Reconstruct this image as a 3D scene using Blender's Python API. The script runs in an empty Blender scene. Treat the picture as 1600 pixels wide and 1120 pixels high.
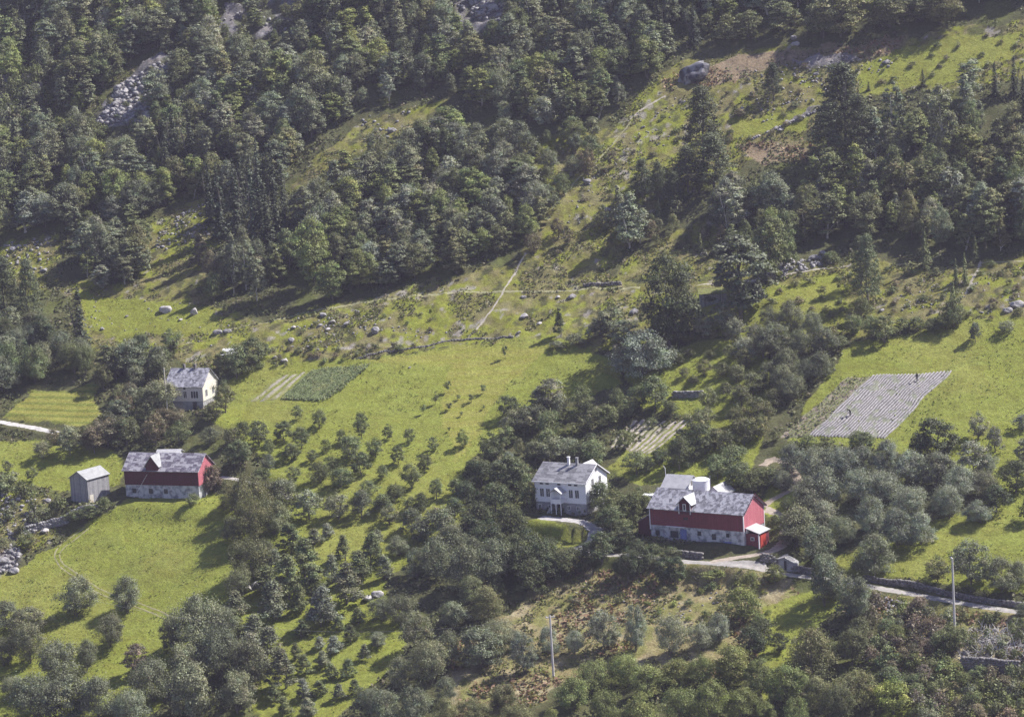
import bpy, math, random
import numpy as np
R = math.radians
random.seed(7); rng = np.random.default_rng(7)
S = bpy.context.scene
COL = S.collection

# ------------------------------------------------------------------ camera
F_PX = 4444.0                      # focal length in pixels of a 1600 wide picture (100 mm on 36 mm)
PITCH, ROLL, DIST = R(9.4), R(3.5), 560.0
CAM = np.array([0.0, -DIST*math.cos(PITCH), DIST*math.sin(PITCH)])
cd = bpy.data.cameras.new('camera'); cam = bpy.data.objects.new('camera', cd); COL.objects.link(cam)
cd.sensor_width = 36; cd.lens = 100; cd.clip_end = 8000; cd.clip_start = 1
cam.location = CAM
from mathutils import Matrix, Vector
cam.rotation_euler = (Matrix.Rotation(R(90)-PITCH, 3, 'X') @ Matrix.Rotation(-ROLL, 3, 'Z')).to_euler()
S.camera = cam

# ------------------------------------------------------------------ sky and sun
SUN_EL, SUN_AZ = R(49), R(75)      # azimuth clockwise from +Y
w = bpy.data.worlds.new('World'); S.world = w; w.use_nodes = True
nt = w.node_tree; bg = nt.nodes['Background']
sky = nt.nodes.new('ShaderNodeTexSky'); sky.sky_type = 'NISHITA'; sky.sun_disc = False
sky.sun_elevation = SUN_EL; sky.sun_rotation = SUN_AZ; sky.air_density = 1.1; sky.dust_density = 0.8
tn = nt.nodes.new('ShaderNodeMix'); tn.data_type = 'RGBA'; tn.blend_type = 'MULTIPLY'; tn.inputs[0].default_value = 1.0; tn.inputs[7].default_value = (1.06, .92, 1.12, 1)   # the photo's cool violet skylight
nt.links.new(sky.outputs[0], tn.inputs[6]); nt.links.new(tn.outputs[2], bg.inputs[0]); bg.inputs[1].default_value = 0.07
sl = bpy.data.lights.new('sun', 'SUN'); sl.energy = 5.0; sl.angle = R(0.5); sl.color = (1.0, 0.95, 0.88)
so = bpy.data.objects.new('sun', sl); COL.objects.link(so)
sd = Vector((math.sin(SUN_AZ)*math.cos(SUN_EL), math.cos(SUN_AZ)*math.cos(SUN_EL), math.sin(SUN_EL)))
so.rotation_euler = (-sd).to_track_quat('-Z', 'Y').to_euler(); so.location = (200, 200, 400)
S.view_settings.view_transform = 'Standard'; S.view_settings.look = 'None'
S.view_settings.exposure = 0.84; S.view_settings.gamma = 1.0; S.view_settings.use_curve_mapping = False
S.render.engine = 'CYCLES'
S.cycles.max_bounces = 5; S.cycles.diffuse_bounces = 3; S.cycles.glossy_bounces = 2
S.cycles.transmission_bounces = 3; S.cycles.volume_bounces = 0; S.cycles.transparent_max_bounces = 4
S.cycles.use_denoising = True

# ------------------------------------------------------------------ noise
def vnoise(x, y, seed=0):
    xi = np.floor(x).astype(np.int64); yi = np.floor(y).astype(np.int64)
    fx = x-xi; fy = y-yi; fx = fx*fx*(3-2*fx); fy = fy*fy*(3-2*fy)
    def h(a, b):
        n = (a*374761393 + b*668265263 + seed*1442695041) & 0xffffffff
        n = ((n ^ (n >> 13))*1274126177) & 0xffffffff
        return ((n ^ (n >> 16)) & 0xffff)/65535.0
    return (h(xi, yi)*(1-fx)+h(xi+1, yi)*fx)*(1-fy) + (h(xi, yi+1)*(1-fx)+h(xi+1, yi+1)*fx)*fy
def fbm(x, y, sc, o=4, seed=0):
    s = 0; a = 1; t = 0
    for k in range(o):
        s = s + a*vnoise(x/sc+k*17.3, y/sc-k*9.1, seed+k); t += a; a *= .5; sc *= .5
    return s/t - .5
def sst(e0, e1, v):
    t = np.clip((v-e0)/(e1-e0), 0, 1); return t*t*(3-2*t)

# ------------------------------------------------------------------ projection (used to survey positions onto the ground)
cP, sP, cR, sR = math.cos(PITCH), math.sin(PITCH), math.cos(ROLL), math.sin(ROLL)
FW = np.array([0, cP, -sP]); UP0 = np.array([0, sP, cP]); RT0 = np.array([1.0, 0, 0])
RT = RT0*cR - UP0*sR; UP = RT0*sR + UP0*cR
def project(P):
    d = np.asarray(P, float) - CAM
    z = d @ FW
    return 800 + F_PX*(d @ RT)/z, 560 - F_PX*(d @ UP)/z, z
def ray(px, py):
    d = FW + RT*((px-800)/F_PX) + UP*((560-py)/F_PX)
    return d

# ------------------------------------------------------------------ terrain height
_u = np.arange(-1600, 2400, 0.5)
_s = 0.03 + 0.30*sst(-210, -120, _u) + 0.05*sst(-60, 0, _u) + 0.21*sst(15, 75, _u)
_s = _s*(1-0.97*sst(260, 420, _u))
_z = np.cumsum(_s)*0.5; _z -= np.interp(0, _u, _z)
def H0(x, y):
    u = y + 0.34*np.clip(x, -260, 260)
    z = np.interp(u, _u, _z)
    z = z + 7.0*fbm(x, y, 75, 2, 3) + 2.2*fbm(x, y, 24, 3, 11)
    return z
def axis(a, b, st, far, g=1.13):
    c = np.arange(a, b+1e-6, st); l = [a]; h = [c[-1]]; s = st
    while l[-1] > -far:
        s *= g; l.append(l[-1]-s); h.append(h[-1]+s)
    return np.concatenate([np.array(l[1:])[::-1], c, np.array(h[1:])])
XS = axis(-150, 150, 0.42, 1500); YS = axis(-165, 235, 0.42, 1500)
GX, GY = np.meshgrid(XS, YS)
GZ = H0(GX, GY)
def Hg(x, y):
    x = np.asarray(x, float); y = np.asarray(y, float)
    i = np.clip(np.searchsorted(XS, x)-1, 0, len(XS)-2); j = np.clip(np.searchsorted(YS, y)-1, 0, len(YS)-2)
    fx = np.clip((x-XS[i])/(XS[i+1]-XS[i]), 0, 1); fy = np.clip((y-YS[j])/(YS[j+1]-YS[j]), 0, 1)
    return (GZ[j, i]*(1-fx)+GZ[j, i+1]*fx)*(1-fy)+(GZ[j+1, i]*(1-fx)+GZ[j+1, i+1]*fx)*fy
TT = np.linspace(380, 1000, 420)
def at(px, py, Hf=None):
    """point of the ground seen at photo pixel (px,py)"""
    Hf = Hf or Hg
    d = ray(px, py)
    P = CAM[None, :] + TT[:, None]*d[None, :]
    g = P[:, 2]-Hf(P[:, 0], P[:, 1])
    k = np.argmax(g < 0)
    if not (g < 0).any(): k = len(TT)-1
    lo, hi = TT[max(k-1, 0)], TT[k]
    for _ in range(22):
        m = (lo+hi)/2; p = CAM+m*d
        if p[2]-float(Hf(p[0], p[1])) > 0: lo = m
        else: hi = m
    return CAM + hi*d
def scale_at(P): return F_PX/float((np.asarray(P)-CAM) @ FW)

# ---- roads and building pads carved in the slope
def polyline(pts, step=1.0, Hf=None):
    """pixel polyline -> smooth world polyline (xy)"""
    w_ = np.array([at(px, py, Hf)[:2] for px, py in pts])
    for _ in range(2):
        n = [w_[0]]
        for a, b in zip(w_[:-1], w_[1:]): n += [a*.75+b*.25, a*.25+b*.75]
        n.append(w_[-1]); w_ = np.array(n)
    L = np.concatenate([[0], np.cumsum(np.linalg.norm(np.diff(w_, axis=0), axis=1))])
    t = np.linspace(0, L[-1], max(3, int(L[-1]/step)+1))
    return np.stack([np.interp(t, L, w_[:, 0]), np.interp(t, L, w_[:, 1])], 1)
def carve(line, half, blend, smooth=9):
    global GZ
    z = Hg(line[:, 0], line[:, 1])
    k = min(smooth, len(z)//2*2-1)
    if k >= 3: z = np.convolve(np.pad(z, k//2, mode='edge'), np.ones(k)/k, 'valid')
    x0, x1 = line[:, 0].min()-half-blend, line[:, 0].max()+half+blend
    y0, y1 = line[:, 1].min()-half-blend, line[:, 1].max()+half+blend
    i0, i1 = np.searchsorted(XS, [x0, x1]); j0, j1 = np.searchsorted(YS, [y0, y1])
    gx = GX[j0:j1, i0:i1]; gy = GY[j0:j1, i0:i1]
    best = np.full(gx.shape, 1e9); zz = np.zeros(gx.shape)
    for (ax, ay), (bx, by), za, zb in zip(line[:-1], line[1:], z[:-1], z[1:]):
        dx, dy = bx-ax, by-ay; l2 = dx*dx+dy*dy+1e-9
        t = np.clip(((gx-ax)*dx+(gy-ay)*dy)/l2, 0, 1)
        d = np.hypot(gx-ax-t*dx, gy-ay-t*dy); m = d < best
        best = np.where(m, d, best); zz = np.where(m, za+(zb-za)*t, zz)
    f = 1-sst(half, half+blend, best)
    GZ[j0:j1, i0:i1] = GZ[j0:j1, i0:i1]*(1-f)+zz*f
ROADPX = {
 'road': ([(895, 861), (960, 867), (1065, 876), (1130, 882), (1200, 891), (1265, 901), (1350, 914), (1450, 933), (1540, 948), (1620, 960)], 1.25, (0.30, 0.285, 0.27)),
 'driveway': ([(845, 808), (880, 812), (912, 816), (932, 828), (925, 845), (905, 857), (893, 861)], 1.5, (0.36, 0.345, 0.345)),
 'barn_yard_track': ([(1110, 879), (1135, 873), (1175, 868), (1205, 862), (1222, 852), (1232, 832), (1225, 812), (1210, 800), (1196, 796)], 1.25, (0.34, 0.29, 0.24)),
 'lane': ([(-25, 655), (10, 661), (40, 666), (62, 670), (90, 676)], 1.3, (0.40, 0.39, 0.38)),
 'garden_path': ([(345, 745), (385, 752), (420, 760), (445, 768), (452, 779)], 0.9, (0.38, 0.36, 0.35)),
 'upper_track': ([(1190, 728), (1205, 718), (1225, 722), (1240, 735), (1250, 760), (1215, 775), (1190, 790)], 1.0, (0.30, 0.25, 0.20)),
}
BUILD = {}
def pad(px, py, r, blend, ang=0.0, L=0):
    """level ground along a line starting at pixel (px,py)"""
    P = at(px, py)
    line = np.array([[P[0]+math.cos(ang)*t, P[1]+math.sin(ang)*t] for t in np.linspace(0, L, 8)])
    z0 = float(Hg(P[0], P[1]))
    global GZ
    x0, y0 = line.min(0)-r-blend; x1, y1 = line.max(0)+r+blend
    i0, i1 = np.searchsorted(XS, [x0, x1]); j0, j1 = np.searchsorted(YS, [y0, y1])
    gx = GX[j0:j1, i0:i1]; gy = GY[j0:j1, i0:i1]
    ax, ay = line[0]; dx, dy = line[-1]-line[0]; l2 = dx*dx+dy*dy+1e-9
    t = np.clip(((gx-ax)*dx+(gy-ay)*dy)/l2, 0, 1)
    d = np.hypot(gx-ax-t*dx, gy-ay-t*dy)
    f = 1-sst(r, r+blend, d)
    GZ[j0:j1, i0:i1] = GZ[j0:j1, i0:i1]*(1-f)+z0*f
    return np.array([P[0], P[1], z0])
A_WH, A_BARN, A_LB, A_LH, A_SH = R(-30), R(-33), R(-21), R(-19), R(-38)
BUILD['white'] = pad(838, 798, 3.0, 7, A_WH, 10.5)
BUILD['barn'] = pad(1017, 840, 2.6, 8, A_BARN, 18)
BUILD['lbarn'] = pad(197, 777, 2.4, 6, A_LB, 15)
BUILD['lhouse'] = pad(262, 640, 2.5, 6, A_LH, 8)
BUILD['shed'] = pad(112, 783, 2.0, 5, A_SH, 5)
ROADS = {}
for n, (pts, hw, c) in ROADPX.items():
    ln = polyline(pts); carve(ln, hw+0.3, 2.2); ROADS[n] = (ln, hw, c)
# small lumps everywhere in the core, more in the rough ground
core = (np.abs(GX) < 160) & (GY > -170) & (GY < 240)
PX, PY, PZ = project(np.stack([GX, GY, GZ], -1))
def inpoly(px, py, poly):
    r = np.zeros(px.shape, bool); n = len(poly); j = n-1
    for i in range(n):
        xi, yi = poly[i]; xj, yj = poly[j]
        if yi != yj:
            r ^= ((yi > py) != (yj > py)) & (px < (xj-xi)*(py-yi)/(yj-yi)+xi)
        j = i
    return r
ZONES = [  # name, polygon in photo pixels of the ground cover
 ('pasture', [(90, 440), (240, 440), (330, 470), (400, 505), (560, 470), (740, 425), (830, 400), (1000, 445), (1180, 440), (1340, 405), (1440, 420), (1640, 390), (1640, 510), (1480, 500), (1330, 530), (1180, 520), (1000, 540), (900, 545), (820, 525), (560, 560), (340, 575), (150, 545)]),
 ('pasture', [(800, 440), (810, 385), (850, 300), (900, 230), (960, 190), (1000, 150), (1040, 108), (1060, 98), (1230, 72), (1350, 70), (1480, 45), (1640, 30), (1640, 110), (1560, 128), (1500, 140), (1300, 150), (1270, 200), (1200, 240), (1090, 290), (1010, 340), (960, 420)]),
 ('pasture', [(225, 400), (235, 355), (290, 318), (325, 305), (345, 400), (335, 470), (215, 455)]),
 ('pasture', [(-10, 400), (20, 375), (90, 368), (95, 440), (50, 460)]),
 ('pasture', [(450, 290), (480, 262), (560, 192), (650, 165), (710, 152), (655, 200), (560, 235), (475, 300)]),
 ('pasture', [(780, 230), (930, 200), (900, 280), (850, 320), (800, 270)]),
 ('lush', [(1000, 470), (1190, 450), (1310, 430), (1320, 500), (1190, 540)]),
 ('lush', [(1140, 190), (1270, 165), (1260, 200), (1150, 215)]),
 ('lush', [(1340, 95), (1480, 60), (1590, 50), (1590, 90), (1480, 130), (1350, 150)]),
 ('lush', [(110, 455), (330, 480), (350, 520), (160, 530)]),
 ('meadow', [(325, 650), (352, 600), (400, 565), (560, 562), (700, 542), (820, 524), (900, 540), (985, 570), (975, 600), (930, 615), (860, 625), (810, 640), (780, 680), (740, 720), (722, 790), (700, 860), (600, 900), (640, 1000), (600, 1060), (500, 1140), (400, 1140), (380, 1020), (400, 900), (430, 800), (400, 760), (420, 720)]),
 ('meadow', [(-60, 915), (20, 895), (75, 862), (110, 835), (165, 800), (190, 782), (240, 772), (350, 770), (440, 760), (440, 960), (300, 1010), (230, 1140), (-60, 1140)]),
 ('meadow', [(1225, 690), (1300, 575), (1330, 535), (1420, 522), (1500, 502), (1560, 492), (1680, 500), (1680, 930), (1560, 925), (1400, 900), (1350, 905), (1300, 870), (1500, 800), (1560, 760), (1450, 710)]),
 ('meadow', [(975, 560), (1100, 530), (1190, 530), (1210, 620), (1190, 700), (1160, 760), (1000, 760), (955, 735), (980, 700), (1080, 650), (1000, 640)]),
 ('meadow', [(790, 815), (850, 806), (905, 822), (925, 832), (905, 850), (860, 862), (790, 850)]),
 ('meadow', [(1200, 760), (1240, 770), (1240, 830), (1195, 800)]),
 ('meadow', [(-30, 690), (60, 690), (150, 700), (200, 720), (190, 760), (120, 770), (20, 750), (-30, 730)]),
 ('dry', [(5, 655), (50, 612), (145, 600), (152, 640), (130, 668)]),
 ('dry', [(565, 566), (700, 545), (760, 535), (850, 550), (800, 600), (760, 660), (715, 720), (690, 640), (700, 570)]),
 ('scrub', [(840, 905), (900, 880), (980, 900), (1080, 880), (1230, 900), (1260, 960), (1180, 1060), (1000, 1040), (860, 1080), (780, 1140), (700, 1140), (760, 1060), (800, 960)]),
 ('scrub', [(700, 1000), (800, 960), (860, 1090), (760, 1140), (690, 1140)]),
 ('scrub', [(1360, 925), (1500, 948), (1660, 965), (1660, 1140), (1400, 1140), (1380, 1020)]),
 ('meadow', [(1185, 950), (1265, 925), (1330, 920), (1300, 960), (1260, 1000), (1200, 1100), (1180, 1040)]),
 ('meadow', [(1370, 1060), (1410, 1060), (1440, 1140), (1380, 1140)]),
 ('heath', [(1030, 125), (1120, 95), (1260, 75), (1420, 55), (1400, 78), (1280, 100), (1180, 115), (1060, 150)]),
 ('heath', [(1150, 225), (1260, 215), (1300, 240), (1200, 260)]),
 ('pasture', [(1100, 340), (1170, 380), (1180, 440), (1100, 440), (960, 440), (990, 400)]),
 ('rock', [(150, 190), (165, 165), (190, 130), (220, 105), (262, 92), (275, 105), (250, 135), (235, 165), (245, 190), (180, 200)]),
 ('rock', [(335, 55), (350, 10), (480, 0), (500, 25), (470, 50), (400, 62)]),
 ('rock', [(-40, 190), (0, 130), (60, 110), (70, 170), (20, 215)]),
 ('rock', [(695, 0), (790, 0), (780, 50), (730, 55)]),
 ('pasture', [(-40, 900), (-40, 770), (30, 762), (100, 785), (80, 850), (10, 890)]),
 ('rock', [(-40, 850), (20, 845), (35, 880), (0, 905), (-40, 905)]),
 ('rock', [(1220, 200), (1260, 168), (1310, 165), (1270, 175)]),
 ('rock', [(1240, 95), (1330, 82), (1345, 92), (1260, 112)]),
]
COLS = {'floor': (0.085, 0.088, 0.040), 'pasture': (0.175, 0.172, 0.050), 'lush': (0.195, 0.215, 0.038), 'meadow': (0.190, 0.215, 0.040),
        'dry': (0.235, 0.235, 0.055), 'scrub': (0.235, 0.205, 0.100), 'heath': (0.235, 0.185, 0.120), 'rock': (0.20, 0.19, 0.19)}
NB = fbm(GX, GY, 6.0, 3, 21); NC = fbm(GX, GY, 2.2, 3, 31); ND = fbm(GX, GY, 16, 3, 41)
wx = PX + 14*fbm(GX, GY, 5, 3, 51)*2; wy = PY + 9*fbm(GX, GY, 5, 3, 61)*2
CC = np.zeros(GX.shape+(3,)); CC[:] = COLS['floor']; ZK = np.zeros(GX.shape, np.int8)
KEYS = ['floor', 'pasture', 'lush', 'meadow', 'dry', 'scrub', 'heath', 'rock']
front = PZ > 300
for k, poly in ZONES:
    xs = [p[0] for p in poly]; ys = [p[1] for p in poly]
    m = front & core & (wx > min(xs)) & (wx < max(xs)) & (wy > min(ys)) & (wy < max(ys))
    idx = np.nonzero(m); q = inpoly(wx[idx], wy[idx], poly)
    ZK[idx[0][q], idx[1][q]] = KEYS.index(k)
ZC = np.array([COLS[k] for k in KEYS]); CC = ZC[ZK]
out = ~core; CC[out] = (0.08, 0.09, 0.035)
def mixto(mask, col, amt):
    a = np.clip(mask*amt, 0, 1)[..., None]; CC[:] = CC*(1-a)+np.array(col)*a
rough = (ZK == 1); mead = (ZK == 3) | (ZK == 2)
mixto(rough*sst(0.02, 0.16, NC+NB*.5), (0.205, 0.175, 0.105), 0.45)      # brown tufts and bare earth
mixto(rough*sst(0.05, 0.2, -NC+ND*.6), (0.200, 0.225, 0.030), 0.8)        # green patches
mixto(rough*sst(0.12, 0.22, fbm(GX, GY, 1.4, 2, 71)+NB*.3), (0.062, 0.066, 0.032), 0.75)      # dark weeds
mixto(rough*sst(0.27, 0.33, fbm(GX, GY, 1.7, 2, 77)+ND*.25), (0.30, 0.28, 0.26), 0.7)    # stones
mixto(mead*sst(0.0, 0.2, ND), (0.220, 0.225, 0.055), 0.5)
mixto(mead*sst(0.02, 0.2, -NB), (0.190, 0.215, 0.032), 0.4)
mixto(mead*sst(0.10, 0.22, NC), (0.150, 0.175, 0.035), 0.3)
st3 = np.sin((GY*0.9+0.42*GX)*2*math.pi/2.6+NB*2)
mixto((ZK == 3)*sst(.1, 1, st3), (0.235, 0.240, 0.060), 0.22)
mixto((ZK == 5)*sst(0.0, 0.15, NC), (0.165, 0.175, 0.050), 0.7)
mixto((ZK == 5)*sst(0.1, 0.2, -NC+NB*.4), (0.32, 0.28, 0.18), 0.7)
mixto((ZK == 6)*sst(0.0, 0.15, NB), (0.16, 0.16, 0.05), 0.8)
mixto((ZK == 0)*sst(0.05, 0.2, NB), (0.10, 0.115, 0.03), 0.7)
mixto((ZK == 7)*sst(0.02, 0.12, NC), (0.11, 0.105, 0.10), 0.8)
mixto((ZK == 7)*sst(0.05, 0.15, -NB), (0.08, 0.09, 0.035), 0.8)
# mown strips on the little terraced plot and mowing marks on the meadow
st = np.sin(PY*0.0 + (GY+0.34*GX)*2*math.pi/2.3)
mixto((ZK == 4)*(PX < 200)*sst(0.1, 0.7, st), (0.12, 0.15, 0.03), 0.8)
st2 = np.sin((GY*0.93+0.18*GX)*2*math.pi/3.1+NB*3)
mixto(((ZK == 4) & (PX > 500))*sst(0.0, 1, st2), (0.20, 0.225, 0.035), 0.6)
# relief: tussocks, boulders under turf, cliffs
rd = np.ones(GX.shape)
NEAR = np.full(GX.shape, 1e9)
lump = 0.9*fbm(GX, GY, 4.5, 3, 81)*(ZK == 1) + 0.5*fbm(GX, GY, 1.6, 2, 91)*((ZK == 1) | (ZK == 5)) + 1.3*fbm(GX, GY, 5, 4, 95)*((ZK == 0) | (ZK == 6)) + 0.25*fbm(GX, GY, 2.2, 2, 93)*mead
rk = np.abs(fbm(GX, GY, 9, 5, 101))*2
lump = lump + (ZK == 7)*(3.2*rk + 0.8*NC)
keep = np.ones(GX.shape, bool)
for ln, hw, c in ROADS.values():
    i0, i1 = np.searchsorted(XS, [ln[:, 0].min()-4, ln[:, 0].max()+4]); j0, j1 = np.searchsorted(YS, [ln[:, 1].min()-4, ln[:, 1].max()+4])
    g = np.min(np.hypot(GX[j0:j1, i0:i1, None]-ln[None, None, :, 0], GY[j0:j1, i0:i1, None]-ln[None, None, :, 1]), -1)
    keep[j0:j1, i0:i1] &= g > hw+1.0
GZ = np.where(core & keep, GZ+lump, GZ)

# ------------------------------------------------------------------ materials
def newmat(name):
    m = bpy.data.materials.new(name); m.use_nodes = True; t = m.node_tree
    return m, t, t.nodes['Principled BSDF']
def N(t, ty, **kw):
    n = t.nodes.new(ty)
    for k, v in kw.items(): setattr(n, k, v)
    return n
def rampnode(t, fac, stops):
    r = N(t, 'ShaderNodeValToRGB'); e = r.color_ramp.elements
    while len(e) < len(stops): e.new(0.5)
    for el, (p, c) in zip(e, stops): el.position = p; el.color = (*c, 1)
    t.links.new(fac, r.inputs[0]); return r
def noise(t, co, scale, detail=4, rough=.6):
    n = N(t, 'ShaderNodeTexNoise'); n.inputs['Scale'].default_value = scale; n.inputs['Detail'].default_value = detail
    n.inputs['Roughness'].default_value = rough; t.links.new(co, n.inputs['Vector']); return n
def mixc(t, a, b, fac, mode='MIX'):
    n = N(t, 'ShaderNodeMix', data_type='RGBA', blend_type=mode)
    for s, v in ((n.inputs[0], fac), (n.inputs[6], a), (n.inputs[7], b)):
        if hasattr(v, 'links') or hasattr(v, 'is_output'): t.links.new(v, s)
        elif isinstance(v, (int, float)): s.default_value = v
        else: s.default_value = (*v, 1)
    return n.outputs[2]
def wornmat(name, c1, c2, scale=(1, 1, 1), ns=2.0, rough=.8, bump=.3, detail=5, lo=.35, hi=.65, spec=.3):
    m, t, p = newmat(name)
    tc = N(t, 'ShaderNodeTexCoord'); mp = N(t, 'ShaderNodeMapping'); mp.inputs['Scale'].default_value = scale
    t.links.new(tc.outputs['Object'], mp.inputs[0])
    n = noise(t, mp.outputs[0], ns, detail)
    r = rampnode(t, n.outputs['Fac'], [(lo, c1), (hi, c2)])
    t.links.new(r.outputs[0], p.inputs['Base Color']); p.inputs['Roughness'].default_value = rough
    p.inputs['Specular IOR Level'].default_value = spec
    b = N(t, 'ShaderNodeBump'); b.inputs['Strength'].default_value = bump; b.inputs['Distance'].default_value = .05
    t.links.new(n.outputs['Fac'], b.inputs['Height']); t.links.new(b.outputs[0], p.inputs['Normal'])
    return m
M = {}
# ground
m, t, p = newmat('ground'); M['ground'] = m
at_ = N(t, 'ShaderNodeAttribute', attribute_name='cover'); geo = N(t, 'ShaderNodeNewGeometry')
n1 = noise(t, geo.outputs['Position'], 1.4, 6, .75); n2 = noise(t, geo.outputs['Position'], .35, 3); n3 = noise(t, geo.outputs['Position'], 5.0, 3)
r1 = rampnode(t, n1.outputs['Fac'], [(.28, (.74, .74, .74)), (.72, (1.26, 1.26, 1.26))])
r2 = rampnode(t, n2.outputs['Fac'], [(.3, (.88, .84, .80)), (.7, (1.12, 1.14, 1.2))])
r3 = rampnode(t, n3.outputs['Fac'], [(.3, (.76, .76, .76)), (.7, (1.24, 1.24, 1.24))])
c = mixc(t, at_.outputs['Color'], r1.outputs[0], 1.0, 'MULTIPLY'); c = mixc(t, c, r2.outputs[0], 1.0, 'MULTIPLY'); c = mixc(t, c, r3.outputs[0], 1.0, 'MULTIPLY')
t.links.new(c, p.inputs['Base Color']); p.inputs['Roughness'].default_value = .95; p.inputs['Specular IOR Level'].default_value = .12
b = N(t, 'ShaderNodeBump'); b.inputs['Strength'].default_value = .9; b.inputs['Distance'].default_value = .35
t.links.new(n1.outputs['Fac'], b.inputs['Height']); t.links.new(b.outputs[0], p.inputs['Normal'])
def leafmat(name, transl=.22, rough=.6, spec=.25):
    m, t, p = newmat(name)
    a = N(t, 'ShaderNodeAttribute', attribute_name='tint'); oi = N(t, 'ShaderNodeObjectInfo')
    c = mixc(t, a.outputs['Color'], oi.outputs['Color'], 1.0, 'MULTIPLY')
    t.links.new(c, p.inputs['Base Color']); p.inputs['Roughness'].default_value = rough; p.inputs['Specular IOR Level'].default_value = spec
    tr = N(t, 'ShaderNodeBsdfTranslucent'); c2 = mixc(t, c, (1.1, 1.25, .5), 1.0, 'MULTIPLY'); t.links.new(c2, tr.inputs[0])
    mx = N(t, 'ShaderNodeMixShader'); mx.inputs[0].default_value = transl
    t.links.new(p.outputs[0], mx.inputs[1]); t.links.new(tr.outputs[0], mx.inputs[2]); t.links.new(mx.outputs[0], t.nodes['Material Output'].inputs[0])
    return m
M['leaf'] = leafmat('leaf'); M['needle'] = leafmat('needle', .08, .6, .25)
M['bark'] = wornmat('bark', (.09, .075, .06), (.20, .18, .16), (1, 1, .3), 5, .9)
M['bark_pale'] = wornmat('bark_pale', (.35, .33, .31), (.62, .60, .57), (1, 1, .5), 4, .8)
M['stone'] = wornmat('stone', (.17, .165, .17), (.36, .35, .36), ns=1.6, rough=.9, bump=.6)
M['stone_dark'] = wornmat('stone_dark', (.09, .085, .085), (.27, .255, .25), ns=2.2, rough=.9, bump=.8)
M['stone_pale'] = wornmat('stone_pale', (.28, .27, .28), (.46, .44, .43), ns=1.2, rough=.9, bump=.5)
M['gravel'] = None
def boards(name, ca, cb, width=.16, rough=.7, axis_='X', wear=.35):
    """painted or weathered vertical boards"""
    m, t, p = newmat(name)
    tc = N(t, 'ShaderNodeTexCoord'); sep = N(t, 'ShaderNodeSeparateXYZ'); t.links.new(tc.outputs['Object'], sep.inputs[0])
    s = N(t, 'ShaderNodeMath', operation='ADD'); t.links.new(sep.outputs['X'], s.inputs[0]); t.links.new(sep.outputs['Y'], s.inputs[1])
    if axis_ == 'Z': src = sep.outputs['Z']
    else: src = s.outputs[0]
    d = N(t, 'ShaderNodeMath', operation='DIVIDE'); t.links.new(src, d.inputs[0]); d.inputs[1].default_value = width
    fl = N(t, 'ShaderNodeMath', operation='FLOOR'); t.links.new(d.outputs[0], fl.inputs[0])
    wn = N(t, 'ShaderNodeTexWhiteNoise', noise_dimensions='1D'); t.links.new(fl.outputs[0], wn.inputs['W'])
    n = noise(t, tc.outputs['Object'], 1.3, 5)
    ad = N(t, 'ShaderNodeMath', operation='MULTIPLY_ADD'); t.links.new(wn.outputs['Value'], ad.inputs[0]); ad.inputs[1].default_value = wear; t.links.new(n.outputs['Fac'], ad.inputs[2])
    r = rampnode(t, ad.outputs[0], [(.35, ca), (.95, cb)])
    fr = N(t, 'ShaderNodeMath', operation='FRACT'); t.links.new(d.outputs[0], fr.inputs[0])
    gt = N(t, 'ShaderNodeMath', operation='GREATER_THAN'); t.links.new(fr.outputs[0], gt.inputs[0]); gt.inputs[1].default_value = .1
    c = mixc(t, tuple(x*.6 for x in ca), r.outputs[0], gt.outputs[0])
    t.links.new(c, p.inputs['Base Color']); p.inputs['Roughness'].default_value = rough; p.inputs['Specular IOR Level'].default_value = .3
    b = N(t, 'ShaderNodeBump'); b.inputs['Strength'].default_value = .5; b.inputs['Distance'].default_value = .02
    t.links.new(gt.outputs[0], b.inputs['Height']); t.links.new(b.outputs[0], p.inputs['Normal'])
    return m
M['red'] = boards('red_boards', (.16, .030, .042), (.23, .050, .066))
M['red_pale'] = boards('pale_red_boards', (.40, .115, .145), (.52, .17, .20))  # paler pinkish red, only on the right gable boards of both barns
M['red_dark'] = boards('dull_red_boards', (.075, .017, .024), (.115, .028, .036))
M['red_bright'] = boards('bright_red_boards', (.42, .045, .03), (.52, .075, .05))
M['white'] = boards('white_boards', (.80, .81, .85), (.90, .90, .92), .14, .6, 'Z', .2)
M['cream'] = boards('cream_boards', (.58, .56, .54), (.68, .66, .63), .14, .6, 'Z', .2)
M['yellow'] = boards('pale_yellow_boards', (.66, .63, .55), (.76, .73, .65), .14, .6, 'Z', .2)
M['grey_wood'] = boards('weathered_boards', (.19, .19, .205), (.36, .355, .37), .22, .85, 'X', .5)
M['white_trim'] = wornmat('white_trim', (.74, .74, .76), (.86, .86, .87), ns=1.5, rough=.6, bump=.1)
M['cream_trim'] = wornmat('cream_trim', (.55, .52, .44), (.68, .64, .55), ns=1.5, rough=.6, bump=.1)
M['glass'] = wornmat('window_glass', (.035, .04, .05), (.06, .065, .08), ns=.8, rough=.15, bump=0, spec=.6)
M['blue'] = boards('blue_boards', (.13, .17, .40), (.20, .24, .50), .18)
M['concrete'] = wornmat('concrete', (.22, .22, .235), (.38, .38, .39), ns=.9, rough=.9, bump=.4)
M['lime'] = wornmat('limewashed_stone', (.20, .21, .24), (.55, .56, .58), ns=1.0, rough=.9, bump=.7, lo=.38, hi=.56)
M['metal'] = wornmat('sheet_metal_roof', (.36, .36, .38), (.48, .48, .49), (1, 1, 1), .8, .5, .1, spec=.5)
M['tank'] = wornmat('tank_shell', (.70, .72, .76), (.80, .81, .83), ns=.6, rough=.4, bump=.05)
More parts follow.
